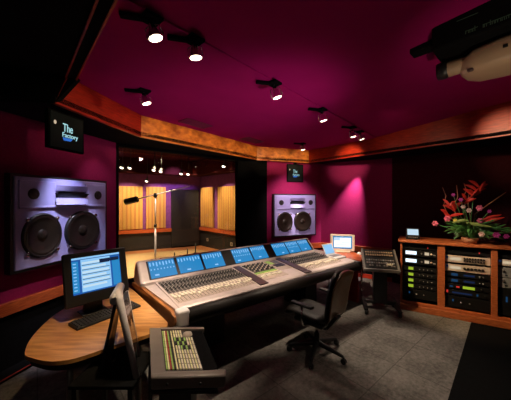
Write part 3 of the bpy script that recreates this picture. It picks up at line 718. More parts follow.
part('backrest', ch, lambda b: shell(b, [(y + .03, z + .005) for y, z in bk], wf_, .032, M['leather'], bow=.035))
part('back_shell', ch, lambda b: shell(b, [(y - .012, z) for y, z in bk], lambda t_: wf_(t_) * .97, .018, M['chairshell'], bow=.035), 'brown leather outer shell')
stp = [(.30, .44), (.285, .475), (.2, .485), (.05, .475), (-.1, .465), (-.19, .475)]
part('seat', ch, lambda b: shell(b, stp, lambda t_: .225 - .03 * abs(t_ - .6), .04, M['leather'], bow=-.01))
part('seat_pan', ch, lambda b: b.box((-.19, -.18, .385), (.19, .2, .435), M['blk'], .02))
part('mechanism', ch, lambda b: (b.box((-.07, -.16, .33), (.07, .10, .40), M['blk'], .02), b.hexa([Vector(q) for q in ((-.05, -.17, .34), (.05, -.17, .34), (.05, -.12, .34), (-.05, -.12, .34), (-.05, -.285, .50), (.05, -.285, .50), (.05, -.255, .52), (-.05, -.255, .52))], M['blk'], .006)))
part('lever', ch, lambda b: b.tube([(.05, .0, .37), (.26, -.03, .37), (.28, -.03, .36)], [.008, .008, .014], M['blk']))
part('column', ch, lambda b: (b.tube([(0, 0, .10), (0, 0, .24)], .03, M['blk'], 16), b.tube([(0, 0, .24), (0, 0, .35)], .018, M['chrome'], 14)))
for s in (-1, 1):
    ar = part('armrest', ch, lambda b: b.box((s * .30 - .035, -.14, .635), (s * .30 + .035, .14, .665), M['leather'], .014, 3))
    part('arm_post', ar, lambda b: b.tube([(s * .18, .0, .41), (s * .29, .0, .42), (s * .305, .0, .46), (s * .305, -.0, .64)], .013, M['chrome'] if s < 0 else M['blk'], 10))
for k in range(5):
    a = -PI / 2 - ca + k * 2 * PI / 5 - .42 ; c_, s_ = math.cos(a), math.sin(a)
    lg = part('base_leg', ch, lambda b: b.tube([(0, 0, .115), (.05 * c_, .05 * s_, .118), (.30 * c_, .30 * s_, .082), (.325 * c_, .325 * s_, .075)], [.034, .03, .018, .014], M['blk'], 10))
    part('caster', lg, lambda b: (b.lathe([(0, -.024), (.022, -.024), (.03, -.016), (.03, -.005), (.012, -.004), (.012, .004), (.03, .005), (.03, .016), (.022, .024), (0, .024)], (.325 * c_, .325 * s_, .030), (-s_, c_, 0), M['blk'], 16), b.tube([(.325 * c_, .325 * s_, .04), (.325 * c_, .325 * s_, .08)], .01, M['blk'])))

# ------------------------------------------------------------------ right side desk with computer, mouse, papers
def CW(u, v, z=0): return Vector((-.711 + .78 * u - .625 * v, 2.515 + .625 * u + .78 * v, z))
sdk = thing('side_desk', 'small orange wood desk at the right end of the console', 'desk', CW(3.22, 0), ROT)
part('desk_top', sdk, lambda b: b.prism([(0, -.02, .72), (.10, -.03, .72), (.22, .0, .72), (.36, .10, .72), (.52, .28, .72), (.60, .46, .72), (.62, .64, .72), (.58, .82, .72), (.48, .95, .72), (.3, 1.02, .72), (0, 1.03, .72)], (0, 0, .03), M['rail']))
part('cabinet', sdk, lambda b: (b.box((.0, .02, 0), (.025, .5, .72), M['cherry'], .004), b.box((.30, .25, 0), (.325, .6, .72), M['cherry'], .004), b.box((.02, .48, 0), (.31, .5, .72), M['blk']), b.box((.02, .1, .28), (.30, .49, .295), M['cherry']), b.box((.02, .1, .5), (.30, .49, .515), M['cherry'])), 'cherry red cabinet below the top')
for lx, ly in ((.14, .03), (.5, .5), (.4, .9)): part('leg', sdk, lambda b: b.tube([(lx, ly, 0), (lx, ly, .72)], .016, M['chrome']))
pc = at(342.5, 249.8, 5.22); pc.z = .75
cp = thing('desktop_computer', 'ivory desktop computer with a pale glowing screen on the side desk', 'computer', (pc.x, pc.y, .75), math.radians(-10))
part('casing', cp, lambda b: (b.box((-.235, 0, .02), (.235, .05, .36), M['computer'], .015, 3), b.hexa([Vector(q) for q in ((-.16, .05, .04), (.16, .05, .04), (.11, .16, .06), (-.11, .16, .06), (-.16, .05, .32), (.16, .05, .32), (.11, .16, .28), (-.11, .16, .28))], M['computer'], .01)))
def cs_(b):
    b.box((-.185, -.004, .075), (.185, .002, .325), M['e_blue']); b.box((-.165, -.006, .10), (.16, -.003, .295), M['e_white']); b.box((-.165, -.007, .24), (-.05, -.005, .29), M['e_pale']); b.box((-.12, -.007, .15), (.08, -.005, .156), M['e_pale']); b.box((-.02, -.007, .19), (.13, -.005, .196), M['e_pale'])
part('screen', cp, cs_)
part('foot', cp, lambda b: (b.box((-.14, -.03, 0), (.14, .15, .025), M['computer'], .008)))
lap = thing('laptop', 'open white laptop leaning at the right end of the console', 'laptop', CW(3.02, .22, sz(.22) + .002), ROT)
lap.rotation_euler = (math.atan(.0875), 0, ROT)
part('keyboard_base', lap, lambda b: b.box((-.17, -.02, .0), (.12, .20, .022), M['white'], .006))
part('keys', lap, lambda b: [b.box((-.15 + j * .026, .05 + k * .03, .022), (-.13 + j * .026, .072 + k * .03, .026), M['grey']) for j in range(10) for k in range(4)])
part('lid', lap, lambda b: b.hexa([Vector(q) for q in ((-.17, .20, .015), (.12, .20, .015), (.12, .212, .018), (-.17, .212, .018), (-.17, .30, .19), (.12, .30, .19), (.12, .312, .19), (-.17, .312, .19))], M['white'], .004))
part('screen', lap, lambda b: b.hexa([Vector(q) for q in ((-.15, .206, .035), (.10, .206, .035), (.10, .211, .035), (-.15, .211, .035), (-.15, .285, .175), (.10, .285, .175), (.10, .29, .175), (-.15, .29, .175))], M['e_ltblue']))
ms = at(359.5, 254, 5.03); ms.z = .75
mo = thing('computer_mouse', 'white round computer mouse on the orange side desk', 'mouse', (ms.x, ms.y, .75), math.radians(20))
part('shell', mo, lambda b: b.lathe([(.05, .0), (.055, .012), (.045, .03), (.025, .04), (0, .042)], (0, 0, 0), (0, 0, 1), M['white'], 20, .75))
part('button', mo, lambda b: b.lathe([(.014, 0), (.012, .004), (0, .005)], (0, .02, .037), (0, 0, 1), M['computer'], 12))

# ------------------------------------------------------------------ remote on a wheeled stand, by the rack
rr = math.atan2(-.27, .96)
ws = thing('wheeled_remote', 'dark remote panel on a black wheeled stand beside the wooden rack', 'controller', (2.0, 4.12, 0), rr)
def RP(x, t_, off=0):  # on the tilted face: t 0 lip .. 1 top
    return Vector((x, .0 + .34 * t_, .70 + .25 * t_)) + Vector((0, -.59, .81)) * off
def rb(b, x0, x1, t0, t1, o0, o1, m): b.hexa([RP(x0, t0, o0), RP(x1, t0, o0), RP(x1, t1, o0), RP(x0, t1, o0), RP(x0, t0, o1), RP(x1, t0, o1), RP(x1, t1, o1), RP(x0, t1, o1)], m)
part('case', ws, lambda b: rb(b, -.24, .24, 0, 1, -.07, 0, M['blk']))
for s in (-1, 1): part('cheek', ws, lambda b: rb(b, s * .25 - .014, s * .25 + .014, -.04, 1.02, -.08, .014, M['greymetal']))
part('lip', ws, lambda b: b.box((-.265, -.04, .66), (.265, .0, .71), M['greymetal'], .01))
part('button_field', ws, lambda b: rb(b, -.22, .22, .06, .96, 0, .004, M['blk']))
for k in range(6):
    for j in range(12):
        if k == 0 and j % 3 == 0: continue
        m = M['beige'] if k > 2 else (M['greymetal'] if (j + k) % 3 else M['gmet'])
        if k in (3,): continue
        part('button', ws, lambda b: rb(b, -.21 + j * .0355, -.185 + j * .0355, .12 + k * .135, .19 + k * .135, .004, .014, m))
part('display', ws, lambda b: rb(b, .08, .18, .22, .32, .004, .006, M['fadr']))
part('column', ws, lambda b: b.box((-.10, .1, .12), (.10, .24, .72), M['blk'], .01))
part('crossbar', ws, lambda b: b.box((-.24, .12, .10), (.24, .22, .16), M['blk'], .01))
for s in (-1, 1):
    ft_ = part('foot', ws, lambda b: b.hexa([Vector(q) for q in ((s * .24 - .03, -.12, .075), (s * .24 + .03, -.12, .075), (s * .24 + .03, .36, .075), (s * .24 - .03, .36, .075), (s * .24 - .03, -.12, .10), (s * .24 + .03, -.12, .10), (s * .24 + .03, .36, .16), (s * .24 - .03, .36, .16))], M['blk'], .01))
    for y in (-.09, .33): part('caster', ft_, lambda b: b.lathe([(0, -.02), (.036, -.02), (.038, -.01), (.038, .01), (.036, .02), (0, .02)], (s * .24, y, .038), (1, 0, .0), M['blk'], 16))

# ------------------------------------------------------------------ equipment rack
RR = math.atan2(-.522, .853); RO = (2.41, 4.33)
rk = thing('equipment_rack', 'long cherry wood equipment rack with three bays on the right', 'equipment rack', (*RO, 0), RR)
rk.scale = (1, 1, .962)
RD = .55; ZO0, ZO1 = .145, 1.135
part('rack_top', rk, lambda b: b.box((-.03, -.03, 1.145), (1.82, RD, 1.183), M['rackwood'], .008))
ST = [(-.0, .03), (.51, .605), (1.145, 1.215), (1.735, 1.79)]
for x0, x1 in ST: part('stile', rk, lambda b: b.box((x0, 0, .10), (x1, .04, 1.145), M['rackwood'], .004))
part('plinth', rk, lambda b: (b.box((0, -.035, 0), (1.79, .06, .10), M['rackwood'], .006), b.box((0, -.005, .10), (1.79, .04, ZO0), M['rackwood'], .004)))
part('top_rail', rk, lambda b: b.box((0, 0, ZO1), (1.79, .04, 1.146), M['rackwood']))
part('side_panel', rk, lambda b: b.box((0, .04, .0), (.02, RD, 1.145), M['rackwood'])); part('side_panel', rk, lambda b: b.box((1.77, .04, .0), (1.79, RD, 1.145), M['rackwood']))
part('back_panel', rk, lambda b: b.box((0, RD - .02, .0), (1.79, RD, 1.145), M['blk']))
for x in (.558, 1.18): part('partition', rk, lambda b: b.box((x - .01, .04, .05), (x + .01, RD - .02, 1.145), M['blk']))
part('bottom_board', rk, lambda b: b.box((.02, .05, .10), (1.77, RD - .02, .13), M['blk']))
Trk = rk.matrix_basis.copy()
BAY = {0: (.032, .508), 1: (.607, 1.143), 2: (1.217, 1.733)}
BN = ('left', 'middle', 'right')
def gear(bay, zc, h, face, fn, desc):
    x0, x1 = BAY[bay]; W = x1 - x0; p = Trk @ Vector((x0, .045, zc - h / 2))
    t = thing('rack_unit', desc + ', rack\'s %s bay' % BN[bay], 'audio unit', p, RR, 'audio units in the %s bay' % BN[bay])
    part('faceplate', t, lambda b: b.box((0, 0, 0), (W, .012, h), face, .003)); part('chassis', t, lambda b: b.box((.02, .012, .004), (W - .02, .36, h - .004), M['rackblk']))
    fn(t, W, h); return t
def disp(t, x0, x1, z0, z1, m, lab=None): part('display', t, lambda b: b.box((x0, -.003, z0), (x1, .001, z1), m), lab)
def knob(t, x, z, r, m=None): part('knob', t, lambda b: b.lathe([(r, 0), (r * .9, .016), (r * .6, .018), (0, .018)], (x, 0, z), (0, -1, 0), m or M['knobdark'], 12))
def g_white(t, W, h):
    disp(t, .045, .20, h * .25, h * .8, M['e_disp']); disp(t, .31, .37, h * .3, h * .75, M['e_warm'])
    knob(t, .27, h * .5, .014, M['gmet']); knob(t, .40, h * .5, .016, M['cream']); disp(t, .42, .455, h * .3, h * .5, M['gmet'])
def g_green(t, W, h):
    disp(t, .085, .155, h * .2, h * .8, M['e_green'])
    for k in range(4): knob(t, .24 + k * .055, h * .5, .008, M['gmet'])
def g_cream(n):
    def fn(t, W, h):
        disp(t, .06, .20, h * .3, h * .75, M['e_warm']); disp(t, .015, .04, h * .55, h * .85, M['e_navy'])
        for k in range(n):
            for r in ((0, 1) if n > 6 else (0,)):
                knob(t, .24 + k * (W - .28) / n, h * (.33 + .36 * r if n > 6 else .5), .013 if n > 6 else .018)
    return fn
def g_blue(t, W, h):
    disp(t, .08, .16, h * .2, h * .75, M['e_cyan']); disp(t, .23, .36, h * .3, h * .7, M['e_navy']); knob(t, W - .08, h * .5, .009, M['gmet']); knob(t, W - .12, h * .5, .009, M['gmet'])
def g_mix(t, W, h):
    disp(t, .22, .36, h * .2, h * .75, M['e_green']); disp(t, .14, .18, h * .3, h * .6, M['e_red']); disp(t, .06, .1, h * .3, h * .6, M['e_cyan']); knob(t, W - .1, h * .5, .01)
def g_red(t, W, h):
    disp(t, .02, .04, h * .3, h * .8, M['e_red']); disp(t, .09, .33, h * .3, h * .6, M['e_navy']); disp(t, .38, .40, h * .3, h * .7, M['e_cyan']); knob(t, W - .06, h * .5, .01)
def g_grey(t, W, h):
    for k in range(5): knob(t, .07 + k * .09, h * .62, .016)
    for k in range(4): disp(t, .08 + k * .09, .11 + k * .09, h * .15, h * .3, M['blk'])
def g_dark(t, W, h):
    disp(t, .09, .11, h * .5, h * .7, M['e_cyan']); knob(t, .2, h * .5, .01, M['gmet']); knob(t, .3, h * .5, .01, M['gmet'])
def g_led(t, W, h): disp(t, W - .13, W - .118, h * .3, h * .55, M['e_red']); knob(t, .1, h * .5, .008)
gear(0, 1.075, .085, M['rackblk'], g_led, 'black blank unit with one red light at the top')
gear(0, .965, .10, M['rackblk'], g_white, 'black unit with the topmost bright white display')
gear(0, .83, .10, M['rackblk'], g_white, 'black unit with the second bright white display')
for z, n in ((.70, 'topmost'), (.60, 'second'), (.50, 'third'), (.405, 'lowest')): gear(0, z, .075, M['rackblk'], g_green, 'black unit with the %s green light' % n)
gear(0, .27, .15, M['rackblk'], g_dark, 'dark deep unit below the green lights')
gear(1, 1.06, .09, M['rackblk'], g_led, 'black blank unit with one red light above the cream units')
gear(1, .93, .105, M['cream'], g_cream(8), 'upper cream unit with two rows of small knobs')
gear(1, .79, .105, M['cream'], g_cream(6), 'lower cream unit with one row of larger knobs')
gear(1, .685, .07, M['rackblk'], g_blue, 'upper black unit with dim blue display')
gear(1, .59, .07, M['rackblk'], g_blue, 'lower black unit with dim blue display')
gear(1, .495, .07, M['rackblk'], g_mix, 'black unit with green and red displays')
gear(1, .40, .08, M['rackblk'], g_red, 'black unit with a small red light at its left end')
gear(1, .25, .17, M['rackblk'], g_dark, 'dark deep unit below the red lit one')
gear(2, 1.06, .09, M['rackblk'], g_led, 'black blank unit above the cream one')
gear(2, .945, .09, M['cream'], g_cream(6), 'cream unit with knobs')
gear(2, .80, .14, M['gmet'], g_grey, 'upper grey unit with round black knobs'); gear(2, .645, .14, M['gmet'], g_grey, 'lower grey unit with round black knobs')
gear(2, .36, .38, M['rackblk'], g_dark, 'tall dark unit below the grey ones')

# small display on the rack
p = Trk @ Vector((.085, .12, 1.183))
cl = thing('desk_clock', 'small black device with pale glowing screen on the left end of the rack', 'clock', p, RR + .15)
part('body', cl, lambda b: b.hexa([Vector(q) for q in ((0, 0, 0), (.20, 0, 0), (.20, .12, 0), (0, .12, 0), (.005, .045, .185), (.195, .045, .185), (.195, .08, .185), (.005, .08, .185))], M['blk'], .006))
part('screen', cl, lambda b: b.hexa([Vector(q) for q in ((.02, .013, .075), (.18, .013, .075), (.18, .022, .075), (.02, .022, .075), (.02, .036, .17), (.18, .036, .17), (.18, .045, .17), (.02, .045, .17))], M['e_pale']))
part('button_row', cl, lambda b: [b.box((.03 + k * .03, .004, .03), (.05 + k * .03, .012, .045), M['gmet']) for k in range(5)])

# ------------------------------------------------------------------ flower arrangement on the rack
fp = at(470, 243, 3.98)
fl = thing('flower_arrangement', 'tropical flower arrangement with red heliconias on the rack', 'flowers', (fp.x, fp.y, 1.138), RR)
px1 = 3.98 / F
# local x is right along the rack; lay the stems in local coords from picture-measured offsets
def FP(px, py, y=0): return Vector(((px - 470) * px1 * .98 + y * .2, y, (242.5 - py) * px1))
part('basket', fl, lambda b: b.lathe([(0, 0), (.075, 0), (.10, .04), (.11, .08), (.095, .085), (.08, .05), (0, .04)], (0, .0, 0), (0, 0, 1), M['basket'], 24))
def blade(b, p0, p1, w_, m, sag=.05, n=7, side=None):
    p0, p1 = Vector(p0), Vector(p1); d = p1 - p0
    s = (side or d.cross(Vector((random.uniform(-.4, .4), -1, random.uniform(-.2, .6))))).normalized()
    nn = s.cross(d).normalized(); prev = None
    for j in range(n + 1):
        t_ = j / n; c = p0 + d * t_ + Vector((0, 0, sag * math.sin(PI * t_))); ww = w_ * math.sin(PI * min(1, .08 + t_ * .92)) ** .8
        row = (c - s * ww, c + nn * ww * .35, c + s * ww)
        if prev:
            b.face((prev[0], row[0], row[1], prev[1]), m, True); b.face((prev[1], row[1], row[2], prev[2]), m, True)
        prev = row
for k in range(80):
    a = random.uniform(0, 2 * PI); r = random.uniform(.12, .34); z = random.uniform(.03, .34)
    tip = Vector((math.cos(a) * r * 1.25, math.sin(a) * r * .5 - .03, z + random.uniform(-.05, .12)))
    if tip.z < .03: tip.z = .03
    base = Vector((math.cos(a) * .05, math.sin(a) * .04, .10 + random.uniform(0, .12)))
    part('leaf', fl, lambda b: blade(b, base, tip, random.uniform(.010, .026), M['leaf'], .05))
def stem(b, p0, p1, r=.005, m=None): b.tube([p0, Vector(p0).lerp(Vector(p1), .5) + Vector((random.uniform(-.02, .02), 0, .02)), p1], r, m or M['leaf'], 6)
O_ = Vector((0, 0, .08))
for (px, py, tx, ty, n) in ((457, 210, 453, 205, 5), (473, 195, 479, 186, 6), (466, 203, 474, 192, 4)):   # heliconia heads
    c = FP(px, py, -.04); tp = FP(tx, ty, -.06)
    st = part('heliconia', fl, lambda b: (stem(b, O_, c), [blade(b, c.lerp(tp, j / n), c.lerp(tp, j / n) + Vector((( -1) ** j * random.uniform(.07, .15), random.uniform(-.05, .03), random.uniform(.06, .16))), .022, M['helic'], .02) for j in range(n)], b.tube([c, tp, tp + (tp - c) * .5], [.014, .012, .003], M['helic'], 8)), 'red heliconia flower')
for (p0, p1) in (((452, 213), (446, 209)), ((453, 216), (466, 213)), ((478, 220), (494, 213)), ((479, 222), (496, 215.5)), ((458, 211), (456, 200)), ((478, 191), (482, 181)), ((455, 218), (449, 212))):
    part('red_bract', fl, lambda b: blade(b, FP(*p0, -.07), FP(*p1, -.10), .024, M['helic'], .01), 'red pointed bract')
part('pale_spathe', fl, lambda b: blade(b, FP(464, 222, -.1), FP(488, 225, -.12), .024, M['leaflt'], .01), 'pale green pointed leaf')
part('pale_spathe', fl, lambda b: blade(b, FP(456, 222, -.1), FP(470, 219, -.12), .022, M['leaflt'], .01), 'pale green pointed leaf')
def bloom(b, c, r, m):
    for ring, (k, rr_, tilt) in enumerate(((6, 1.0, .35), (5, .75, .8), (3, .45, 1.3))):
        for j in range(k):
            a = 2 * PI * (j + ring * .4) / k; d = Vector((math.cos(a) * math.cos(tilt), -math.sin(tilt), math.sin(a) * math.cos(tilt)))
            blade(b, c, c + d * r * rr_, r * .42, m, 0, 4, d.cross(Vector((0, -1, 0))))
for (px, py, r, m, nm) in ((477.5, 207, .05, 'rose', 'rose'), (469.5, 209.5, .04, 'pale', 'rose'), (452, 218, .055, 'rose', 'rose'), (441.5, 223.5, .05, 'rose', 'rose'), (478, 219, .045, 'rose', 'rose'), (479, 232, .045, 'pale', 'rose'), (465, 206, .035, 'pale', 'rose'), (503, 229, .05, 'rose', 'rose'), (490, 232, .05, 'orchid', 'orchid'), (508, 226.5, .035, 'orchid', 'orchid'), (508, 235, .045, 'pale', 'rose'), (458.5, 219.5, .03, 'yell', 'yellow_flower'), (485, 210, .03, 'orchid', 'orchid'), (497, 233, .04, 'orchid', 'orchid'), (457, 194, .03, 'orchid', 'orchid'), (463, 199, .035, 'orchid', 'orchid')):
    c = FP(px, py, -.10)
    part(nm, fl, lambda b: (stem(b, O_, c), bloom(b, c, r, M[m])), {'rose': 'pink rose', 'pale': 'pale pink flower', 'orchid': 'purple orchid', 'yell': 'yellow flower'}[m])
for pts in (((452, 215), (448, 205), (450, 195), (447, 186)), ((458, 215), (457, 205), (460, 196), (459, 184)), ((465, 212), (463, 200), (467, 190), (465, 182)), ((474, 213), (488, 200), (497, 192)), ((470, 215), (468, 200), (470, 188))):
    part('twig', fl, lambda b: b.tube([O_] + [FP(x, y, .02) for x, y in pts], [.008] + [.007] * (len(pts) - 1) + [.003], M['twig'], 6))
part('spray', fl, lambda b: [blade(b, FP(478 + k * 3, 228, -.05), FP(484 + k * 4.5, 222 + (k % 3) * 3, -.06), .012, M['leaf'], .01) for k in range(6)])

# ------------------------------------------------------------------ projector and black mount box under the ceiling
aa = math.atan2(-.74, .67)
E_ = (1.66, 2.10)
pj = thing('video_projector', 'cream ceiling projector with a black lens at the upper right', 'projector', (E_[0], E_[1], 2.755), aa)
def body(b):
    secs = [(0.0, .06, .10, .05), (.03, .12, .145, .02), (.10, .17, .175, .0), (.25, .19, .19, -.005), (.55, .19, .20, -.005), (.6, .18, .19, .0)]
    rings = []
    for x, hw, zt, zb_ in secs:
        ring = []
        for j in range(20):
            a = 2 * PI * j / 20; cx_, sx_ = math.cos(a), math.sin(a)
            f = lambda q: math.copysign(abs(q) ** .45, q)
            ring.append(b.bm.verts.new((x, f(cx_) * hw, (zt + zb_) / 2 + f(sx_) * (zt - zb_) / 2)))
        rings.append(ring)
    i = b.mi(M['beige'])
    for r, q in zip(rings, rings[1:]):
        for j in range(20):
            f = b.bm.faces.new((r[j], r[(j + 1) % 20], q[(j + 1) % 20], q[j])); f.smooth = True; f.material_index = i
    for r in (rings[0][::-1], rings[-1]): b.bm.faces.new(r).material_index = i
part('body', pj, body)
part('lens_hood', pj, lambda b: b.lathe([(.062, -.10), (.058, .0), (.05, .12)], (.0, -.05, .11), (1, 0, 0), M['beige'], 24))
part('lens', pj, lambda b: b.lathe([(0, -.13), (.05, -.135), (.066, -.145), (.068, -.09), (.06, -.07)], (.0, -.05, .11), (1, 0, 0), M['blk'], 24))
part('sensor_window', pj, lambda b: b.box((.26, -.194, .085), (.285, -.188, .105), M['blk']))
part('release_tab', pj, lambda b: b.box((.06, -.155, .01), (.10, -.12, .03), M['strip'], .005))
part('mount_pole', pj, lambda b: b.tube([(.3, 0, .19), (.3, 0, .30)], .03, M['blk']))
bx = thing('ceiling_equipment_box', 'black equipment box under the ceiling just above the cream projector', 'equipment box', (E_[0], E_[1], 2.905), aa)
part('housing', bx, lambda b: b.box((-.14, -.27, .05), (.85, .22, .27), M['black'], .02))
dg = mat('dim_green_lettering', (.06, .12, .08), .5)
def marks(k0, k1, x):
    def fn(b):
        xx = x
        for k in range(k0, k1):
            w_ = random.uniform(.008, .016); h_ = .034 if k == 3 or k == 7 else .022; z0_ = .085
            b.box((xx, -.273, z0_), (xx + .004, -.269, z0_ + h_), dg); b.box((xx, -.273, z0_ + .018), (xx + w_ + .008, -.269, z0_ + .022), dg)
            if k % 3: b.box((xx + w_ - .004, -.273, z0_), (xx + w_, -.269, z0_ + .022), dg)
            xx += w_ + .007
    return fn
part('lettering', bx, marks(0, 4, .07), 'dim green lettering'); part('lettering', bx, marks(5, 14, .165), 'dim green lettering')
part('bracket', bx, lambda b: b.box((.2, -.1, .26), (.4, .1, .30), M['black']))
part('side_arm', bx, lambda b: b.box((-.34, -.12, .17), (-.13, .0, .24), M['black'], .01))
part('housing_stripe', bx, lambda b: b.box((.02, -.273, .20), (.14, -.269, .204), dg))

# ------------------------------------------------------------------ ceiling spotlights
SPOT = [((151, 15), (156, 39), 'ceiling spotlight nearest the upper left, top of the row'), ((194, 37), (196, 58.5), 'second ceiling spotlight from the top of the ridge row'),
        ((143.5, 89), (147, 104), 'ceiling spotlight above the left end of the golden fascia'), ((274, 81), (277.5, 98), 'third ceiling spotlight down the ridge row'),
        ((321.4, 108), (323.7, 121), 'fourth ceiling spotlight down the ridge row'), ((352, 126), (353.4, 137), 'left spotlight of the close pair at the right fascia'),
        ((359.7, 130.4), (362, 139.4), 'right spotlight of the close pair at the right fascia'), ((302.3, 142.5), (303, 150), 'ceiling spotlight above the far speaker monitor')]
SPOS = []
for (mp_, bp_, lab) in SPOT:
    dd = 1.22 * F / (200 - mp_[1]); x = (mp_[0] - 255.5) / F * dd; z = cz(x, dd)
    tip = at(bp_[0], bp_[1], dd + .01)
    t = thing('ceiling_spotlight', lab, 'spotlight', (x, dd, z), 0, 'spotlights under the ceiling')
    o3 = Vector((x, dd, z)); tp = tip - o3; ax = (Vector((0.0, 0, -.04)) - tp); ln = ax.length; axn = ax.normalized()
    part('mounting_plate', t, lambda b: b.box((-.06, -.06, -.022), (.06, .06, 0), M['black'], .004, T=Matrix.Rotation(.84, 4, 'Z')))
    part('plate_shadow_bar', t, lambda b: b.box((-.19, -.022, -.03), (.0, .022, -.002), M['black'], .006, T=Matrix.Rotation(.25, 4, 'Z')))  # solid black bar in place of the plate's shadow on the ceiling
    part('stem', t, lambda b: b.tube([(0, 0, -.01), (0, 0, -.05)], .008, M['blk']))
    sv = axn.cross(Vector((0, 1, .2))).normalized()
    part('yoke', t, lambda b: (b.tube([Vector((0, 0, -.045)), sv * .05 + tp + axn * (ln * .75), sv * .056 + tp + axn * .018], .0045, M['chrome'], 8), b.tube([Vector((0, 0, -.045)), -sv * .05 + tp + axn * (ln * .75), -sv * .056 + tp + axn * .018], .0045, M['chrome'], 8)))
    part('lamp_housing', t, lambda b: b.lathe([(.046, .004), (.043, .02), (.030, .06), (.022, .09), (.018, .115), (0, .117)], tp, axn, M['chrome'], 20))
    part('bulb', t, lambda b: b.lathe([(0, -.006), (.028, -.003), (.044, .004)], tp, axn, M['e_bulb'], 20))
    SPOS.append(tip - axn * .02)

# ------------------------------------------------------------------ lights
def spot(loc, target, energy, size=60, blend=.6, col=(1, .74, .45), r=.03):
    l = bpy.data.lights.new('spot', 'SPOT'); l.energy = energy; l.spot_size = math.radians(size); l.spot_blend = blend; l.color = col; l.shadow_soft_size = r
    o = bpy.data.objects.new('spot_light', l); COL.objects.link(o); o.location = loc
    o.rotation_euler = (Vector(target) - Vector(loc)).to_track_quat('-Z', 'Y').to_euler(); return o
def area(loc, target, energy, sx, sy, col):
    l = bpy.data.lights.new('area', 'AREA'); l.shape = 'RECTANGLE'; l.size = sx; l.size_y = sy; l.energy = energy; l.color = col
    o = bpy.data.objects.new('area_light', l); COL.objects.link(o); o.location = loc
    o.rotation_euler = (Vector(target) - Vector(loc)).to_track_quat('-Z', 'Y').to_euler(); return o
def point(loc, energy, col, r=.05):
    l = bpy.data.lights.new('point', 'POINT'); l.energy = energy; l.color = col; l.shadow_soft_size = r
    o = bpy.data.objects.new('point_light', l); COL.objects.link(o); o.location = loc; return o
WARM = (1, .72, .42); PALE = (1, .80, .62)
# ceiling spotlights
spot(SPOS[0], (-1.25, 2.2, .72), 120, 40, .8, WARM)           # left desk
spot(SPOS[1], (-.55, 1.75, .75), 110, 32, .8, PALE)             # remote
spot(SPOS[2], (-.95, 2.85, .8), 190, 40, .8, PALE)            # console left
spot(SPOS[2], (-2.48, 2.95, .68), 100, 22, .9, (1, .76, .66))    # left wall and rail
spot(SPOS[3], (.05, 3.6, .8), 230, 40, .8, PALE)              # console centre
spot(SPOS[3], (-.65, 2.95, .8), 150, 34, .8, PALE)
spot(SPOS[4], (1.15, 4.45, .8), 230, 42, .8, PALE)
spot(SPOS[4], (1.78, 5.1, .85), 480, 20, .8, PALE)              # side desk
spot(SPOS[5], (2.0, 5.50, 2.68), 150, 30, .9, (1, .82, .5))           # right fascia
spot(SPOS[4], (2.95, 3.95, .65), 360, 36, .9, WARM)            # rack
spot(SPOS[4], (3.3, 3.85, 1.5), 170, 26, .9, (1, .86, .7))    # flowers
spot(SPOS[7], (.9, 6.2, 1.35), 90, 78, .9, (1, .70, .66))
spot(SPOS[4], (.85, 6.25, 1.6), 310, 34, 1.0, (1, .72, .7))
spot(SPOS[7], (1.02, 6.27, .86), 420, 20, 1.0, (1, .75, .68))   # far speaker wall
# fascia washes: added lamps below the ceiling, without fixtures
for k in range(5):
    f_ = (k + .5) / 5; tx, ty = F1[0] + (F2[0] - F1[0]) * f_, F1[1] + (F2[1] - F1[1]) * f_
    spot((tx + .787 * 1.7, ty - .617 * 1.7, 2.86), (tx, ty, 2.72), 66, 26, .9, WARM, .03)
for k in range(3):
    f_ = (k + .5) / 3; tx, ty = F2[0] + (F3[0] - F2[0]) * f_, F2[1] + (F3[1] - F2[1]) * f_
    spot((tx + .36 * 1.7, ty - .93 * 1.7, 2.86), (tx, ty, 2.72), 80, 26, .9, WARM, .03)
for k in range(3):
    f_ = (k + .5) / 3; tx, ty = F0[0] + (F1[0] - F0[0]) * f_, F0[1] + (F1[1] - F0[1]) * f_
    spot((tx + .98 * 1.4, ty - .18 * 1.4, 2.86), (tx, ty, 2.72), 18, 28, .9, WARM, .03)
spot((2.35, 2.9, 2.95), (3.5, 3.65, 2.72), 60, 34, .9, WARM, .03)
spot((1.6, 3.4, 2.9), (2.75, 4.55, 2.7), 9, 60, .9, WARM, .03)
# downlights in the soffit
spot((2.40, 5.88, 2.70), (2.02, 6.33, .75), 460, 42, 1.0, (1, .74, .74), .02)
spot((-1.95, 2.9, 2.70), (-2.34, 3.35, 1.15), 190, 48, .9, (.82, .78, 1), .05)
spot((-1.9, 3.5, 2.70), (-2.25, 3.85, 1.9), 12, 70, .9, (1, .7, .7), .05)
# floor light beyond the console
for q, t_, e in (((-.25, 4.45), (1.2, 2.6), 90), ((.6, 5.1), (1.7, 2.8), 220), ((1.3, 5.55), (1.9, 3.0), 260)):
    spot((*q, 2.98), (*t_, 0), e, 46, .9, (1, .82, .64), .22)
spot((2.3, 1.5, 2.95), (1.55, 2.85, 0), 80, 50, 1.0, (1, .82, .64), .15)  # added unseen lamp at the rear, brightens floor and chair back
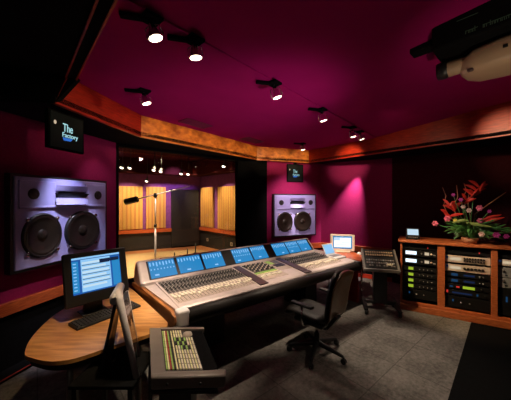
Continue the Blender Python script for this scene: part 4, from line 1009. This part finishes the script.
# plum ceiling wash: added uplight, unseen on the right, standing in for bounce
spot((2.1, 1.5, .9), (-.5, 3.7, 3.02), 190, 50, 1.0, (1, .72, .8), .15)
spot((1.1, .9, 1.3), (1.9, 1.9, 2.8), 40, 50, 1.0, (1, .8, .6), .05)  # added unseen lamp, in place of bounce onto the projector
spot((-1.6, 5.2, 3.1), (-2.31, 6.0, 1.4), 420, 34, .9, PALE, .04)   # added lamp, brightens the boom stand
# dim fill light added behind the camera, unseen
point((-.3, -.9, 2.6), 5, (1, .85, .7), .2)
# live room
for px, e in ((128, 26), (155, 22)):
    q = ray_hit(px, B0, B1); nB = TB.to_3x3() @ Vector((0, -1, 0))
    spot((q[0] + nB.x * 1.2, q[1] + nB.y * 1.2, 3.15), (q[0], q[1], 1.35), e * 18, 56, .9, (1, .72, .40), .04)
for px, e in ((208, 24), (229, 24)):
    q = ray_hit(px, B1, R1_); nR = TR_.to_3x3() @ Vector((0, -1, 0))
    spot((q[0] + nR.x * 1.2, q[1] + nR.y * 1.2, 3.15), (q[0], q[1], 1.35), e * 18, 56, .9, (1, .72, .40), .04)
q = ray_hit(172, B0, B1); spot((q[0] + .5, q[1] - 1.0, 3.1), (q[0], q[1], 1.9), 120, 80, .9, (.75, .5, 1), .05)
spot((-4.2, 6.6, 3.1), (-3.4, 6.9, 0), 900, 80, .8, (1, .75, .45), .05)
spot((-2.6, 7.2, 3.1), (-2.6, 7.8, 0), 700, 80, .8, (1, .75, .45), .05)

# ------------------------------------------------------------------ world, camera, view
wd = bpy.data.worlds.new('world'); SC.world = wd; wd.use_nodes = True
wd.node_tree.nodes['Background'].inputs[0].default_value = (.5, .4, .45, 1); wd.node_tree.nodes['Background'].inputs[1].default_value = .0
cd = bpy.data.cameras.new('camera'); co = bpy.data.objects.new('camera', cd); COL.objects.link(co)
co.location = (0, 0, CZ); co.rotation_euler = (PI / 2, 0, 0); cd.sensor_width = 36; cd.lens = F / 511 * 36; cd.clip_start = .02
SC.camera = co
vs = SC.view_settings; vs.view_transform = 'Standard'; vs.look = 'None'; vs.exposure = 0; vs.gamma = 1; vs.use_curve_mapping = False
